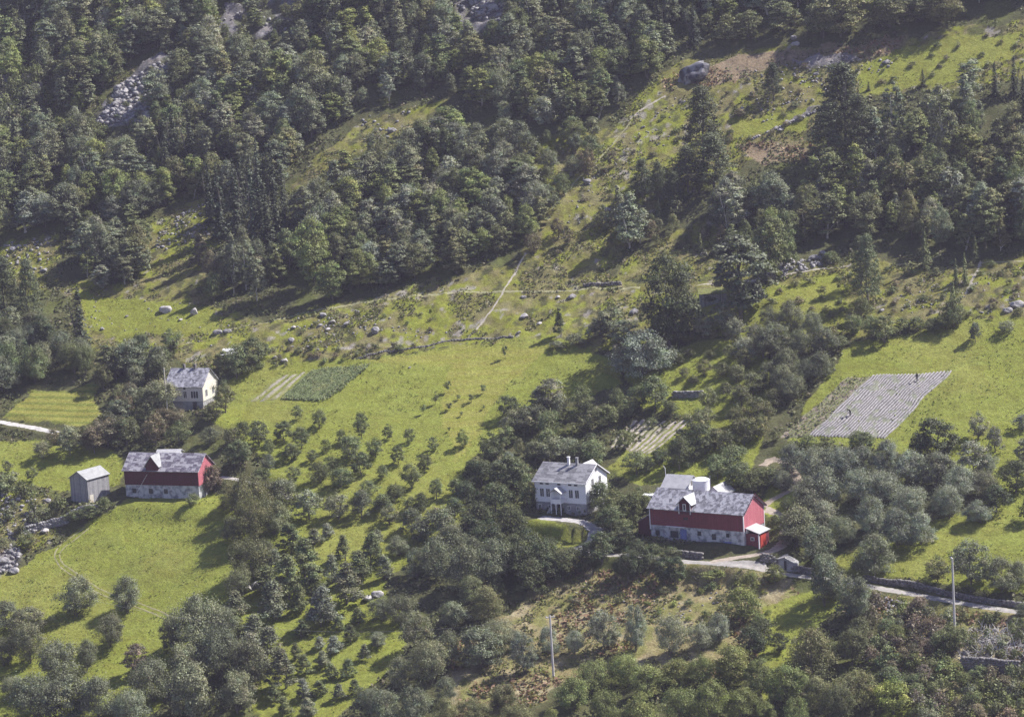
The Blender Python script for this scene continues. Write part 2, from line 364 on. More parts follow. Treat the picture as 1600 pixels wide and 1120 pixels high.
M['pole'] = wornmat('pole_wood', (.48, .46, .45), (.66, .64, .62), (1, 1, .2), 3, .85)
M['wire'] = wornmat('wire', (.2, .2, .2), (.3, .3, .3), ns=1)
M['dark_cloth'] = wornmat('dark_cloth', (.02, .02, .025), (.04, .04, .045), ns=3)
M['skin'] = wornmat('skin', (.45, .28, .2), (.5, .32, .24), ns=3, bump=0)
def slates(name, c1, c2, c3, sx, sz, diag=True):
    m, t, p = newmat(name)
    tc = N(t, 'ShaderNodeTexCoord'); mp = N(t, 'ShaderNodeMapping'); mp.inputs['Scale'].default_value = (sx, sx, sz)
    if diag: mp.inputs['Rotation'].default_value = (0, R(42), 0)
    t.links.new(tc.outputs['Object'], mp.inputs[0])
    v = N(t, 'ShaderNodeTexVoronoi'); v.inputs['Scale'].default_value = 1.0; v.inputs['Randomness'].default_value = .25
    t.links.new(mp.outputs[0], v.inputs['Vector'])
    sc_ = N(t, 'ShaderNodeSeparateColor'); t.links.new(v.outputs['Color'], sc_.inputs[0])
    n = noise(t, tc.outputs['Object'], 2.5, 4)
    ad = N(t, 'ShaderNodeMath', operation='MULTIPLY_ADD'); t.links.new(sc_.outputs[0], ad.inputs[0]); ad.inputs[1].default_value = .7; t.links.new(n.outputs['Fac'], ad.inputs[2])
    r = rampnode(t, ad.outputs[0], [(.45, c1), (.85, c2), (1.0, c3)])
    t.links.new(r.outputs[0], p.inputs['Base Color']); p.inputs['Roughness'].default_value = .6; p.inputs['Specular IOR Level'].default_value = .4
    b = N(t, 'ShaderNodeBump'); b.inputs['Strength'].default_value = .5; b.inputs['Distance'].default_value = .04
    t.links.new(v.outputs['Distance'], b.inputs['Height']); t.links.new(b.outputs[0], p.inputs['Normal'])
    return m
M['turf'] = wornmat('turf_roof', (.10, .11, .04), (.19, .20, .06), ns=2, rough=.95, bump=.6)
M['slate'] = slates('slate_roof', (.11, .11, .125), (.23, .23, .26), (.38, .38, .42), 2.0, 2.0)
M['slate_house'] = slates('house_slate_roof', (.11, .11, .12), (.19, .19, .205), (.28, .28, .30), .9, 4.0, False)
M['slate_old'] = slates('old_slate_roof', (.10, .085, .115), (.20, .185, .22), (.38, .37, .40), 1.3, 3.2, False)
M['lichen_metal'] = wornmat('grey_sheet_roof', (.25, .26, .265), (.36, .37, .375), ns=1.2, rough=.7, bump=.1)

# ------------------------------------------------------------------ mesh helpers
def link(o, parent=None):
    COL.objects.link(o)
    if parent: o.parent = parent
    return o
def mesh_np(name, V, Fq, mats, midx=None, tint=None, smooth=False):
    me = bpy.data.meshes.new(name)
    V = np.asarray(V, np.float32); Fq = np.asarray(Fq, np.int32); k = Fq.shape[1]
    me.vertices.add(len(V)); me.vertices.foreach_set('co', V.ravel())
    me.loops.add(Fq.size); me.loops.foreach_set('vertex_index', Fq.ravel())
    me.polygons.add(len(Fq)); me.polygons.foreach_set('loop_start', np.arange(0, Fq.size, k, dtype=np.int32))
    me.polygons.foreach_set('loop_total', np.full(len(Fq), k, np.int32))
    for m_ in mats: me.materials.append(m_)
    if midx is not None: me.polygons.foreach_set('material_index', np.asarray(midx, np.int32))
    if smooth: me.polygons.foreach_set('use_smooth', np.ones(len(Fq), bool))
    me.update(calc_edges=True)
    if tint is not None:
        a = me.color_attributes.new('tint', 'FLOAT_COLOR', 'POINT')
        a.data.foreach_set('color', np.concatenate([tint, np.ones((len(tint), 1))], 1).astype(np.float32).ravel())
    return me
class MB:
    def __init__(s): s.v = []; s.f = []; s.sm = False
    def box(s, x0, x1, y0, y1, z0, z1):
        b = len(s.v); s.v += [(x0, y0, z0), (x1, y0, z0), (x1, y1, z0), (x0, y1, z0), (x0, y0, z1), (x1, y0, z1), (x1, y1, z1), (x0, y1, z1)]
        s.f += [tuple(b+i for i in q) for q in ((0, 3, 2, 1), (4, 5, 6, 7), (0, 1, 5, 4), (1, 2, 6, 5), (2, 3, 7, 6), (3, 0, 4, 7))]; return s
    def prism(s, pts, axis_, a0, a1):
        """extrude polygon pts (2-D, in the plane normal to axis) from a0 to a1"""
        b = len(s.v); n = len(pts)
        for a in (a0, a1):
            for (u, v) in pts: s.v.append((a, u, v) if axis_ == 'x' else ((u, a, v) if axis_ == 'y' else (u, v, a)))
        s.f.append(tuple(b+i for i in range(n))[::-1]); s.f.append(tuple(b+n+i for i in range(n)))
        for i in range(n): j = (i+1) % n; s.f.append((b+i, b+j, b+n+j, b+n+i))
        return s
    def slab(s, q, th):
        """quad q (4 3-D points) thickened downwards by th along its normal"""
        q = [Vector(p) for p in q]; nn = (q[1]-q[0]).cross(q[3]-q[0]).normalized()
        b = len(s.v); s.v += [tuple(p) for p in q]+[tuple(p-nn*th) for p in q]
        s.f += [(b, b+1, b+2, b+3), (b+7, b+6, b+5, b+4)]+[(b+i, b+4+i, b+4+(i+1) % 4, b+(i+1) % 4) for i in range(4)]; return s
    def tube(s, p0, p1, r0, r1, n=8, cap=True):
        p0 = Vector(p0); p1 = Vector(p1); d = (p1-p0).normalized()
        a = d.orthogonal().normalized(); c_ = d.cross(a); b = len(s.v)
        for P_, r_ in ((p0, r0), (p1, r1)):
            for i in range(n):
                th = 2*math.pi*i/n; s.v.append(tuple(P_+(a*math.cos(th)+c_*math.sin(th))*r_))
        for i in range(n): j = (i+1) % n; s.f.append((b+i, b+j, b+n+j, b+n+i))
        if cap: s.f.append(tuple(b+n+i for i in range(n))); s.f.append(tuple(b+i for i in range(n))[::-1])
        return s
    def mesh(s, name, m_):
        me = bpy.data.meshes.new(name); me.from_pydata(s.v, [], s.f)
        for q in (m_ if isinstance(m_, (list, tuple)) else [m_]): me.materials.append(q)
        me.update(); return me
    def build(s, name, m_, parent=None):
        return link(bpy.data.objects.new(name, s.mesh(name, m_)), parent)
def tag(o, label=None, cat=None, group=None, kind=None):
    if label: o['label'] = label
    if cat: o['category'] = cat
    if group: o['group'] = group
    if kind: o['kind'] = kind
    return o
def empty(name, loc, rz=0, label=None, cat=None, group=None):
    o = bpy.data.objects.new(name, None); o.location = loc; o.rotation_euler = (0, 0, rz); o.empty_display_size = .5
    link(o); return tag(o, label, cat, group)

# ------------------------------------------------------------------ the ground sheet
ny, nx = GX.shape
idx = np.arange(ny*nx).reshape(ny, nx)
F = np.stack([idx[:-1, :-1], idx[:-1, 1:], idx[1:, 1:], idx[1:, :-1]], -1).reshape(-1, 4)
me = mesh_np('ground', np.stack([GX, GY, GZ], -1).reshape(-1, 3), F, [M['ground']], smooth=True)
a = me.color_attributes.new('cover', 'FLOAT_COLOR', 'POINT')
a.data.foreach_set('color', np.concatenate([CC.reshape(-1, 3), np.ones((ny*nx, 1))], 1).astype(np.float32).ravel())
tag(link(bpy.data.objects.new('ground', me)), kind='structure')

# ---- roads and paths
def gravelmat(name, c):
    return wornmat(name, tuple(x*.78 for x in c), tuple(min(1, x*1.2) for x in c), ns=1.1, rough=.95, bump=.4, detail=8)
def strip(name, line, hw, mat, lift=.05, jag=.25, n=7):
    L = len(line); tg = np.gradient(line, axis=0); tg /= np.linalg.norm(tg, axis=1)[:, None]+1e-9
    nr = np.stack([-tg[:, 1], tg[:, 0]], 1); V = []
    for k in range(n):
        f = -1+2*k/(n-1)
        off = f*hw*(1+(abs(f) > .9)*(np.array([random.uniform(-jag, jag) for _ in range(L)])))
        xy = line+nr*off[:, None]; z = Hg(xy[:, 0], xy[:, 1])+lift-(.10 if abs(f) > .99 else 0)
        V.append(np.column_stack([xy, z]))
    V = np.stack(V, 1).reshape(-1, 3); ii = np.arange(L*n).reshape(L, n)
    Fq = np.stack([ii[:-1, :-1], ii[1:, :-1], ii[1:, 1:], ii[:-1, 1:]], -1).reshape(-1, 4)[:, ::-1]
    o = link(bpy.data.objects.new(name, mesh_np(name, V, Fq, [mat], smooth=True))); return tag(o, kind='structure')
for n_, (ln, hw, c) in ROADS.items():
    nm = 'road' if n_ == 'road' else ('driveway' if n_ == 'driveway' else 'track' if 'track' in n_ else 'lane' if n_ == 'lane' else 'path')
    strip(nm, polyline(ROADPX[n_][0], .5), hw, gravelmat(nm, c), .07)
pale = gravelmat('trodden_grass', (.27, .265, .15)); rut = gravelmat('wheel_rut', (.25, .235, .13)); palest = gravelmat('trodden_earth', (.36, .33, .28))
for pts, hw, mt in [
    ([(330, 522), (400, 505), (460, 492), (520, 480), (620, 466), (700, 458), (790, 455)], .38, pale),
    ([(790, 455), (900, 453), (1000, 450)], .45, pale), ([(1090, 446), (1140, 442), (1190, 436), (1260, 424), (1330, 413)], .4, palest),
    ([(732, 527), (752, 505), (772, 480), (785, 458), (798, 436), (812, 412), (822, 395)], .33, palest),
    ([(1400, 415), (1440, 413), (1470, 398)], .35, pale), ([(1508, 460), (1520, 435), (1532, 408)], .45, palest),
    ([(1535, 411), (1600, 408), (1640, 407)], .35, pale),
    ([(133, 822), (112, 838), (92, 852), (83, 868), (95, 888), (125, 908), (160, 930), (215, 948), (285, 978)], .22, rut),
    ([(139, 825), (118, 842), (99, 855), (91, 868), (102, 885), (132, 904), (166, 925), (222, 943), (292, 972)], .22, rut),
    ([(980, 190), (1010, 165), (1040, 150)], .4, palest), ([(860, 330), (900, 280), (950, 235), (985, 190)], .3, pale)]:
    strip('path', polyline(pts, .45), hw, mt, .06, .5, 3)

# ---- crop plots
def patch(name, quad, nu, nv, colf, disp, mat, lift=.06):
    q = [np.array(p, float) for p in quad]; V = []; T = []
    W4 = [at(*p)[:2] for p in q]
    U, Vv = np.meshgrid(np.linspace(0, 1, nu), np.linspace(0, 1, nv))
    xy = (W4[0]*(1-U[..., None])+W4[1]*U[..., None])*(1-Vv[..., None]) + (W4[3]*(1-U[..., None])+W4[2]*U[..., None])*Vv[..., None]
    xy = xy + np.stack([fbm(xy[..., 0], xy[..., 1], 5, 3, 15), fbm(xy[..., 0], xy[..., 1], 5, 3, 16)], -1)*1.3
    edge = np.minimum(np.minimum(U, 1-U)*nu, np.minimum(Vv, 1-Vv)*nv) < 1
    z = Hg(xy[..., 0], xy[..., 1])+lift+disp(xy, U, Vv)-edge*.15
    ii = np.arange(nu*nv).reshape(nv, nu)
    Fq = np.stack([ii[:-1, :-1], ii[:-1, 1:], ii[1:, 1:], ii[1:, :-1]], -1).reshape(-1, 4)
    o = link(bpy.data.objects.new(name, mesh_np(name, np.concatenate([xy, z[..., None]], -1).reshape(-1, 3), Fq, [mat], tint=colf(xy, U, Vv).reshape(-1, 3))))
    return o, xy, z
m, t, p = newmat('tilled'); M['tilled'] = m
a_ = N(t, 'ShaderNodeAttribute', attribute_name='tint'); geo = N(t, 'ShaderNodeNewGeometry'); n1 = noise(t, geo.outputs['Position'], 2.5, 6)
r1 = rampnode(t, n1.outputs['Fac'], [(.3, (.65, .65, .65)), (.7, (1.35, 1.35, 1.35))])
t.links.new(mixc(t, a_.outputs['Color'], r1.outputs[0], 1.0, 'MULTIPLY'), p.inputs['Base Color']); p.inputs['Roughness'].default_value = .95; p.inputs['Specular IOR Level'].default_value = .15
def lerp(a, b, f): return np.array(a)*(1-f[..., None])+np.array(b)*f[..., None]
def rows_col(n, ca, cb, cc):
    def f(xy, U, Vv):
        s = .5+.5*np.sin(U*n*2*math.pi); g = fbm(xy[..., 0], xy[..., 1], 1.2, 3, 7)
        c = lerp(ca, cb, sst(.3, .75, s)); return lerp(np.zeros(3), np.ones(3), np.ones_like(U))*0 + c*(1-sst(.05, .2, g)[..., None]) + np.array(cc)*sst(.05, .2, g)[..., None]
    return f
# pale mulched strawberry rows: quad order = near-left, near-right, far-right, far-left (u across the rows, v along them)
patch('crop_field', [(1262, 684), (1385, 684), (1486, 581), (1362, 586)], 260, 90, rows_col(24, (.34, .325, .33), (.12, .115, .11), (.21, .22, .17)),
      lambda xy, U, V: -.14*np.sin(U*24*2*math.pi), M['tilled'], .16)[0].name = 'crop_field'
patch('crop_field', [(1215, 684), (1262, 684), (1362, 586), (1325, 588)], 60, 70, rows_col(6, (.20, .19, .13), (.17, .19, .08), (.27, .23, .19)), lambda xy, U, V: .05*fbm(xy[..., 0], xy[..., 1], 1, 2, 5), M['tilled'])
patch('crop_field', [(950, 700), (1010, 710), (1085, 655), (985, 655)], 90, 60, rows_col(9, (.34, .31, .27), (.20, .18, .14), (.22, .22, .13)), lambda xy, U, V: -.1*np.sin(U*9*2*math.pi), M['tilled'])
patch('crop_field', [(438, 624), (500, 626), (578, 570), (488, 580)], 120, 60, rows_col(16, (.16, .19, .08), (.13, .16, .07), (.19, .20, .08)), lambda xy, U, V: .18+.15*np.sin(U*16*2*math.pi)+.2*fbm(xy[..., 0], xy[..., 1], .8, 2, 5), M['tilled'])
patch('crop_field', [(385, 628), (436, 624), (486, 580), (440, 585)], 60, 40, rows_col(3.5, (.30, .28, .22), (.17, .19, .06), (.22, .22, .10)), lambda xy, U, V: -.08*np.sin(U*3.5*2*math.pi), M['tilled'])
for o in list(COL.objects):
    if o.name.startswith('crop_field'): tag(o, kind='structure')

# ------------------------------------------------------------------ foliage generators
def orient_quads(C, Nn, size, asp=1.0, r=rng):
    """leaf sprays: one quad per centre C, facing Nn"""
    n = len(C); Nn = Nn/(np.linalg.norm(Nn, axis=1)[:, None]+1e-9)
    a = np.cross(Nn, r.normal(size=(n, 3))); a /= np.linalg.norm(a, axis=1)[:, None]+1e-9
    b = np.cross(Nn, a); s = np.asarray(size).reshape(-1, 1)*.5
    V = np.stack([C-a*s, C-b*s*asp, C+a*s, C+b*s*asp], 1)      # rhombus
    V[:, 0] += Nn*s*.25; V[:, 2] += Nn*s*.25
    return V.reshape(-1, 3), np.arange(n*4).reshape(n, 4)
def rdir(n, r=rng):
    v = r.normal(size=(n, 3)); return v/np.linalg.norm(v, axis=1)[:, None]
def crown_broad(H, W, z0, nc, nl, leaf, seed, shape='round', cr=(.16, .26)):
    r = np.random.default_rng(seed)
    Cs = []; k = 0
    Hc = H-z0
    while len(Cs) < nc:
        t = r.random()                                         # height fraction in the crown
        if shape == 'round': pr = math.sqrt(max(0, 1-(2*t-.95)**2/1.05))
        elif shape == 'tall': pr = (t+.12)**.45*max(0, 1-t)**.5*1.45
        elif shape == 'cone': pr = (1-t)**.8*min(1, (t+.08)*6)*1.02
        elif shape == 'dome': pr = math.sqrt(max(0, 1-t*t))
        elif shape == 'wide': pr = (t**.35)*max(0, 1-t**2.6)**.5*1.05
        if r.random() > .25+.75*pr: continue
        th = r.random()*6.283; rad = pr*(.45+.5*math.sqrt(r.random()))*(1+.24*math.sin(2*th+seed*1.7+t*3)+.17*math.sin(3*th+seed+t*7)+.1*math.sin(7*th+seed*3-t*9))
        Cs.append((math.cos(th)*rad*W/2*.85, math.sin(th)*rad*W/2*.85, z0+Hc*(.06+.88*t)))
    Cs = np.array(Cs); Cs[:, 0] += W*.06*math.sin(seed); Cs[:, :2] *= r.uniform(.85, 1.15, (nc, 1))
    cR_ = r.uniform(cr[0], cr[1], nc)*W*(0.8 if shape in ('cone', 'tall') else 1)
    per = nl//nc; V = []; Fs = []; T = []; ctr = np.array([0, 0, z0+Hc*.42]); off = 0
    for c, R_ in zip(Cs, cR_):
        d = rdir(per, r); d[:, 2] = np.abs(d[:, 2])*.9 + d[:, 2]*.25
        rad = R_*(.4+.65*r.random(per)**.6)
        P = c+d*rad[:, None]*np.array([1.0, 1.0, 1.05]); sh = r.random(per) < .16; P[sh] += d[sh]*R_*r.uniform(.2, .9, (int(sh.sum()), 1))
        nn = d*1.0 + (P-ctr)/W*.45 + r.normal(size=(per, 3))*.6 + np.array([0, 0, .25])
        v, f = orient_quads(P, nn, leaf*r.uniform(.6, 1.35, per), r.uniform(.55, .95), r)
        tv = np.clip(.95 + r.normal()*0.20 + r.normal(size=per)*.20, .4, 1.6)
        col = np.stack([tv*(1+r.normal()*.05), tv, tv*(1-.08*r.random())], 1)
        V.append(v); Fs.append(f+off); off += len(v); T.append(np.repeat(col, 4, 0))
    V = np.concatenate(V); rr = np.hypot(V[:, 0], V[:, 1]); k = W/2/np.percentile(rr, 97); V[:, :2] *= k; Cs[:, :2] *= k
    zt = np.percentile(V[:, 2], 99.6); V[:, 2] = z0*.4+(V[:, 2]-z0*.4)*(H-z0*.4)/(zt-z0*.4)
    return V, np.concatenate(Fs), np.concatenate(T), Cs
def trunk_mb(H, r0, Cs, z0, nb, seed, lean=.0, multi=1):
    r = random.Random(seed); mb = MB()
    for q in range(multi):
        bx, by = (0, 0) if multi == 1 else (r.uniform(-.3, .3)*H*.06, r.uniform(-.3, .3)*H*.06)
        p = Vector((bx, by, -.6)); d = Vector((r.uniform(-.1, .1)+(.12*math.cos(q*2.1) if multi > 1 else 0), r.uniform(-.1, .1)+(.12*math.sin(q*2.1) if multi > 1 else 0), 1)).normalized()
        n = 5; pts = [p]
        for i in range(n):
            d = (d+Vector((r.uniform(-.1, .1), r.uniform(-.1, .1), 0))).normalized(); p = p+d*(H*.85+.6)/n; pts.append(p)
        rr = r0/(1 if multi == 1 else 1.5)
        for i in range(n): mb.tube(pts[i], pts[i+1], rr*(1-i/n*.85), rr*(1-(i+1)/n*.85), 7, False)
        for k in range(nb):
            c = Vector(Cs[r.randrange(len(Cs))]); zz = max(z0*.5, c.z-H*.28)
            f = min(.95, (zz+.6)/(H*.85+.6)); i = min(n-1, int(f*n)); a = pts[i].lerp(pts[i+1], f*n-i)
            mb.tube(a, a.lerp(c, .5)+Vector((0, 0, H*.02)), rr*.38, rr*.22, 5, False); mb.tube(a.lerp(c, .5)+Vector((0, 0, H*.02)), c, rr*.22, rr*.06, 5, False)
    return mb
def crown_spruce(H, W, seed, dens=1.0, z0=.4):
    r = np.random.default_rng(seed); V = []; Fs = []; T = []; off = 0
    nlev = int(H*2.0); 
    for i in range(nlev):
        t = i/nlev; z = z0+(H-z0)*t; rad = W/2*(1-t)**.85*r.uniform(.8, 1.12)+.12
        nb = max(5, int(13*(1-t)*dens)+4)
        for k in range(nb):
            th = r.random()*6.283; L = rad*r.uniform(.65, 1.1); ns = max(3, int(L/.28))
            s = (np.arange(ns)+.6)/ns
            P = np.stack([np.cos(th)*L*s, np.sin(th)*L*s, z+.25-L*(.28*s+.18*s*s)], 1)+r.normal(size=(ns, 3))*.09
            nn = np.stack([np.cos(th)*.55*np.ones(ns), np.sin(th)*.55*np.ones(ns), np.ones(ns)], 1)+r.normal(size=(ns, 3))*.45
            v, f = orient_quads(P, nn, (.62-.2*s)*r.uniform(.8, 1.2), .7, r)
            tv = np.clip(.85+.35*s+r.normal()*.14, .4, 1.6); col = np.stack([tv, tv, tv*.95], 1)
            V.append(v); Fs.append(f+off); off += len(v); T.append(np.repeat(col, 4, 0))
    # leading shoot
    P = np.array([[0, 0, H+.1*k] for k in range(-2, 5)], float); v, f = orient_quads(P, r.normal(size=(7, 3))+np.array([1, 0, 0]), .3, 1.2, r)
    V.append(v); Fs.append(f+off); T.append(np.ones((len(v), 3)))
    return np.concatenate(V), np.concatenate(Fs), np.concatenate(T), np.array([[0, 0, H*.8]])
def crown_pine(H, W, z0, nc, nl, leaf, seed):
    r = np.random.default_rng(seed); Cs = []
    for i in range(nc):
        t = (i+.5)/nc; rad = W/2*(1-t)**.6*r.uniform(.35, 1.0); th = i*2.4+r.random()
        Cs.append((math.cos(th)*rad, math.sin(th)*rad, z0+(H-z0)*t))
    Cs = np.array(Cs); per = nl//nc; V = []; Fs = []; T = []; off = 0
    for c in Cs:
        R_ = W*r.uniform(.09, .18); d = rdir(per, r); P = c+d*R_*(.3+.7*r.random((per, 1)))*np.array([1.25, 1.25, .5])
        nn = d*.7+np.array([0, 0, .7])+r.normal(size=(per, 3))*.6
        v, f = orient_quads(P, nn, leaf*r.uniform(.6, 1.3, per), .6, r); tv = np.clip(.95+r.normal()*.14+r.normal(size=per)*.15, .4, 1.6)
        V.append(v); Fs.append(f+off); off += len(v); T.append(np.repeat(np.stack([tv, tv, tv], 1), 4, 0))
    return np.concatenate(V), np.concatenate(Fs), np.concatenate(T), Cs
PROTO = {}      # kind -> list of dict(H, W, crown mesh, trunk mesh, raw)
def proto(kind, H, W, raw, tr, leafm, bark):
    V, Fq, T, Cs = raw
    PROTO.setdefault(kind, []).append(dict(H=H, W=W, crown=mesh_np('crown', V, Fq, [M[leafm]], tint=T), trunk=tr.mesh('trunk', M[bark]), raw=(V, Fq, T), tr=tr, leafm=leafm))
for s in range(9):
    H, W = 10, [6.4, 7.2, 5.6, 8.0, 6.8, 6.0, 5.0, 6.6, 7.4][s]; z0 = [.5, .9, .4, .4, .3, .6, .3, .5, .4][s]
    raw = crown_broad(H, W, z0, [85, 100, 70, 110, 90, 75, 60, 80, 95][s], 9500, .29, 100+s, ['tall', 'round', 'tall', 'round', 'round', 'dome', 'cone', 'round', 'dome'][s], (.07, .16)); proto('broad', H, W, raw, trunk_mb(H, .20, raw[3], z0, 9, s), 'leaf', 'bark')
for s in range(4):
    raw = crown_broad(10, 4.6, .5, 60, 5200, .28, 130+s, ['tall', 'cone'][s % 2], (.10, .19)); proto('slender', 10, 4.6, raw, trunk_mb(10, .15, raw[3], 1.5, 8, s+20, multi=1+(s == 1)), 'leaf', 'bark_pale')
for s in range(8):
    raw = crown_broad(4.4, 4.4, .35, 50+s*5, 5200, .185, 160+s, ['round', 'dome', 'round', 'tall'][s % 4], (.07, .18)); proto('fruit', 4.4, 4.4, raw, trunk_mb(4.4, .13, raw[3], .6, 9, s+40), 'leaf', 'bark')
for s in range(5):
    raw = crown_broad(5.5, 3.6, .3, 55+s*5, 5200, .2, 190+s, 'cone', (.09, .20)); proto('cone', 5.5, 3.6, raw, trunk_mb(5.5, .12, raw[3], .5, 6, s+60), 'leaf', 'bark')
for s in range(7):
    raw = crown_broad(6.5, 8.0, .3, 60+s*9, 12000, .215, 210+s, ['dome', 'round', 'tall', 'round'][s % 4], (.07, .17)); proto('willow', 6.5, 8.0, raw, trunk_mb(6.5, .16, raw[3], .5, 12, s+80, multi=3), 'leaf', 'bark')
for s in range(4):
    raw = crown_broad(1.6, 2.4, .05, 16, 620, .24, 230+s, 'dome', (.16, .28)); proto('shrub', 1.6, 2.4, raw, trunk_mb(1.6, .05, raw[3], .1, 6, s+90, multi=3), 'leaf', 'bark')
for s in range(2):
    raw = crown_broad(2.2, 1.5, .5, 9, 380, .20, 250+s, 'round', (.2, .3)); proto('sapling', 2.2, 1.5, raw, trunk_mb(2.2, .04, raw[3], .4, 4, s+96), 'leaf', 'bark')
for s in range(3):
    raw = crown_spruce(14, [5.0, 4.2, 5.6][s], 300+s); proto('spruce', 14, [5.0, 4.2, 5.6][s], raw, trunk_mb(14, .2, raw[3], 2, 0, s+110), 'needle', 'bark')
for s in range(3):
    raw = crown_pine(12, 7, 1.2+s*.5, 75, 8000, .30, 330+s); proto('pine', 12, 7, raw, trunk_mb(12, .22, raw[3], 2, 16, s+120), 'needle', 'bark')

# ------------------------------------------------------------------ where the trees stand (surveyed from the photo)
TONES = {  # leaf colours (albedo)
 'grey': (.208, .222, .150), 'mid': (.168, .192, .092), 'dark': (.100, .118, .062), 'light': (.225, .250, .095), 'olive': (.195, .198, .105),
 'silver': (.262, .274, .216), 'brown': (.195, .172, .118), 'conifer': (.055, .067, .044), 'pinkish': (.225, .185, .150), 'yellow': (.235, .255, .075)}
TREES = []     # (px, py, h px, w px, kind, tone)
def T_(lst, kind, tone): TREES.extend([(x, y, h, ww, kind, tone) for x, y, h, ww in lst])
# orchard on the middle meadow
T_([(467, 659, 27, 26), (501, 670, 28, 26), (447, 689, 32, 30), (475, 697, 32, 28), (424, 712, 31, 28), (452, 718, 27, 30), (537, 692, 26, 26), (544, 714, 36, 34), (572, 686, 36, 33), (606, 690, 34, 31),
    (642, 692, 28, 27), (584, 716, 30, 29), (622, 725, 30, 25), (680, 708, 30, 29), (661, 737, 32, 29), (491, 722, 22, 25), (520, 733, 26, 30), (564, 745, 34, 37), (600, 748, 24, 27), (497, 758, 34, 36),
    (535, 762, 30, 36), (575, 774, 30, 38), (640, 765, 32, 28), (682, 776, 36, 27), (615, 782, 30, 36), (662, 797, 36, 31), (460, 753, 22, 28), (415, 750, 20, 30), (715, 774, 26, 30), (640, 800, 30, 34), (598, 800, 30, 38)], 'fruit', 'mid')
T_([(725, 702, 28, 26), (510, 705, 24, 24)], 'fruit', 'light')
T_([(700, 614, 20, 13), (756, 615, 15, 12), (680, 632, 17, 12), (736, 629, 15, 12), (702, 642, 14, 13), (661, 648, 17, 11), (721, 651, 9, 7), (717, 625, 9, 9), (702, 675, 9, 6), (789, 561, 22, 11), (755, 640, 8, 7)], 'sapling', 'mid')
# row at the foot of the orchard
T_([(480, 810, 48, 54), (525, 808, 44, 48), (565, 812, 46, 48), (602, 818, 40, 46), (640, 834, 44, 46), (690, 842, 48, 52), (445, 800, 44, 48)], 'fruit', 'grey')
T_([(770, 728, 58, 50), (738, 744, 28, 34), (752, 760, 40, 44), (735, 790, 46, 52), (775, 800, 52, 56), (715, 812, 40, 46), (752, 826, 44, 50), (800, 770, 50, 50), (800, 835, 46, 50)], 'fruit', 'dark')
# cone shaped fruit trees, lower orchard
T_([(452, 862, 38, 33), (475, 905, 52, 42), (520, 905, 46, 34), (537, 872, 40, 28), (580, 882, 48, 32), (450, 937, 54, 36), (493, 930, 46, 34), (540, 945, 50, 40), (565, 912, 44, 36), (500, 974, 50, 38),
    (430, 966, 50, 38), (415, 932, 38, 34), (370, 1002, 50, 40), (400, 1012, 56, 42), (420, 1042, 52, 42), (445, 1076, 48, 42), (396, 1050, 52, 46), (430, 898, 40, 34), (600, 905, 36, 28), (468, 960, 40, 30), (372, 965, 44, 38)], 'cone', 'mid')
T_([(472, 997, 26, 28), (462, 1032, 26, 24), (478, 1052, 28, 26), (500, 1012, 17, 19), (522, 1022, 26, 26), (505, 1042, 24, 22), (520, 1060, 22, 22), (545, 1057, 26, 22), (548, 1002, 24, 22), (500, 1087, 22, 22),
    (475, 1092, 30, 26), (445, 1116, 26, 24), (480, 1118, 26, 26), (530, 1092, 22, 22), (492, 850, 22, 24), (512, 840, 20, 22), (572, 1030, 22, 20), (555, 1085, 22, 20), (430, 1095, 24, 24), (590, 850, 20, 22), (560, 975, 24, 22), (528, 985, 20, 20)], 'cone', 'light')
# lower left
T_([(15, 978, 46, 62), (48, 992, 46, 60), (8, 1040, 52, 62), (50, 1034, 56, 62), (120, 964, 56, 60), (197, 962, 60, 60), (172, 1008, 62, 68), (140, 1047, 60, 54), (98, 1072, 68, 68), (55, 1122, 60, 72), (110, 1130, 66, 72), (155, 1128, 60, 70),
    (310, 1022, 82, 78), (268, 1022, 58, 52), (290, 1068, 70, 72), (345, 1055, 70, 72), (240, 1095, 76, 74), (300, 1122, 78, 80), (372, 1114, 80, 80), (395, 1075, 66, 60), (215, 1140, 66, 66), (355, 1005, 60, 52), (20, 1095, 40, 50)], 'willow', 'grey')
T_([(215, 1050, 50, 42)], 'fruit', 'pinkish')
T_([(385, 812, 66, 66), (420, 790, 50, 50), (365, 850, 50, 50), (400, 858, 66, 60), (430, 835, 50, 54), (392, 905, 60, 62), (375, 935, 44, 46), (365, 800, 44, 44), (418, 880, 46, 42)], 'willow', 'olive')
T_([(625, 978, 62, 62), (600, 968, 42, 50), (627, 1078, 64, 62), (672, 1068, 78, 66), (578, 1120, 52, 58), (607, 1132, 52, 58), (685, 908, 84, 68), (650, 902, 58, 52), (660, 848, 36, 48), (722, 918, 62, 58), (770, 908, 62, 62), (752, 1042, 56, 60),
    (782, 1022, 52, 52), (705, 1042, 62, 60), (650, 1020, 52, 50), (705, 980, 46, 50), (625, 870, 34, 44), (700, 1100, 50, 54), (650, 1125, 50, 54), (705, 870, 50, 54), (740, 880, 50, 50), (590, 1010, 24, 30)], 'willow', 'grey')
T_([(765, 972, 58, 62), (735, 945, 44, 50), (690, 1135, 50, 50)], 'willow', 'olive')
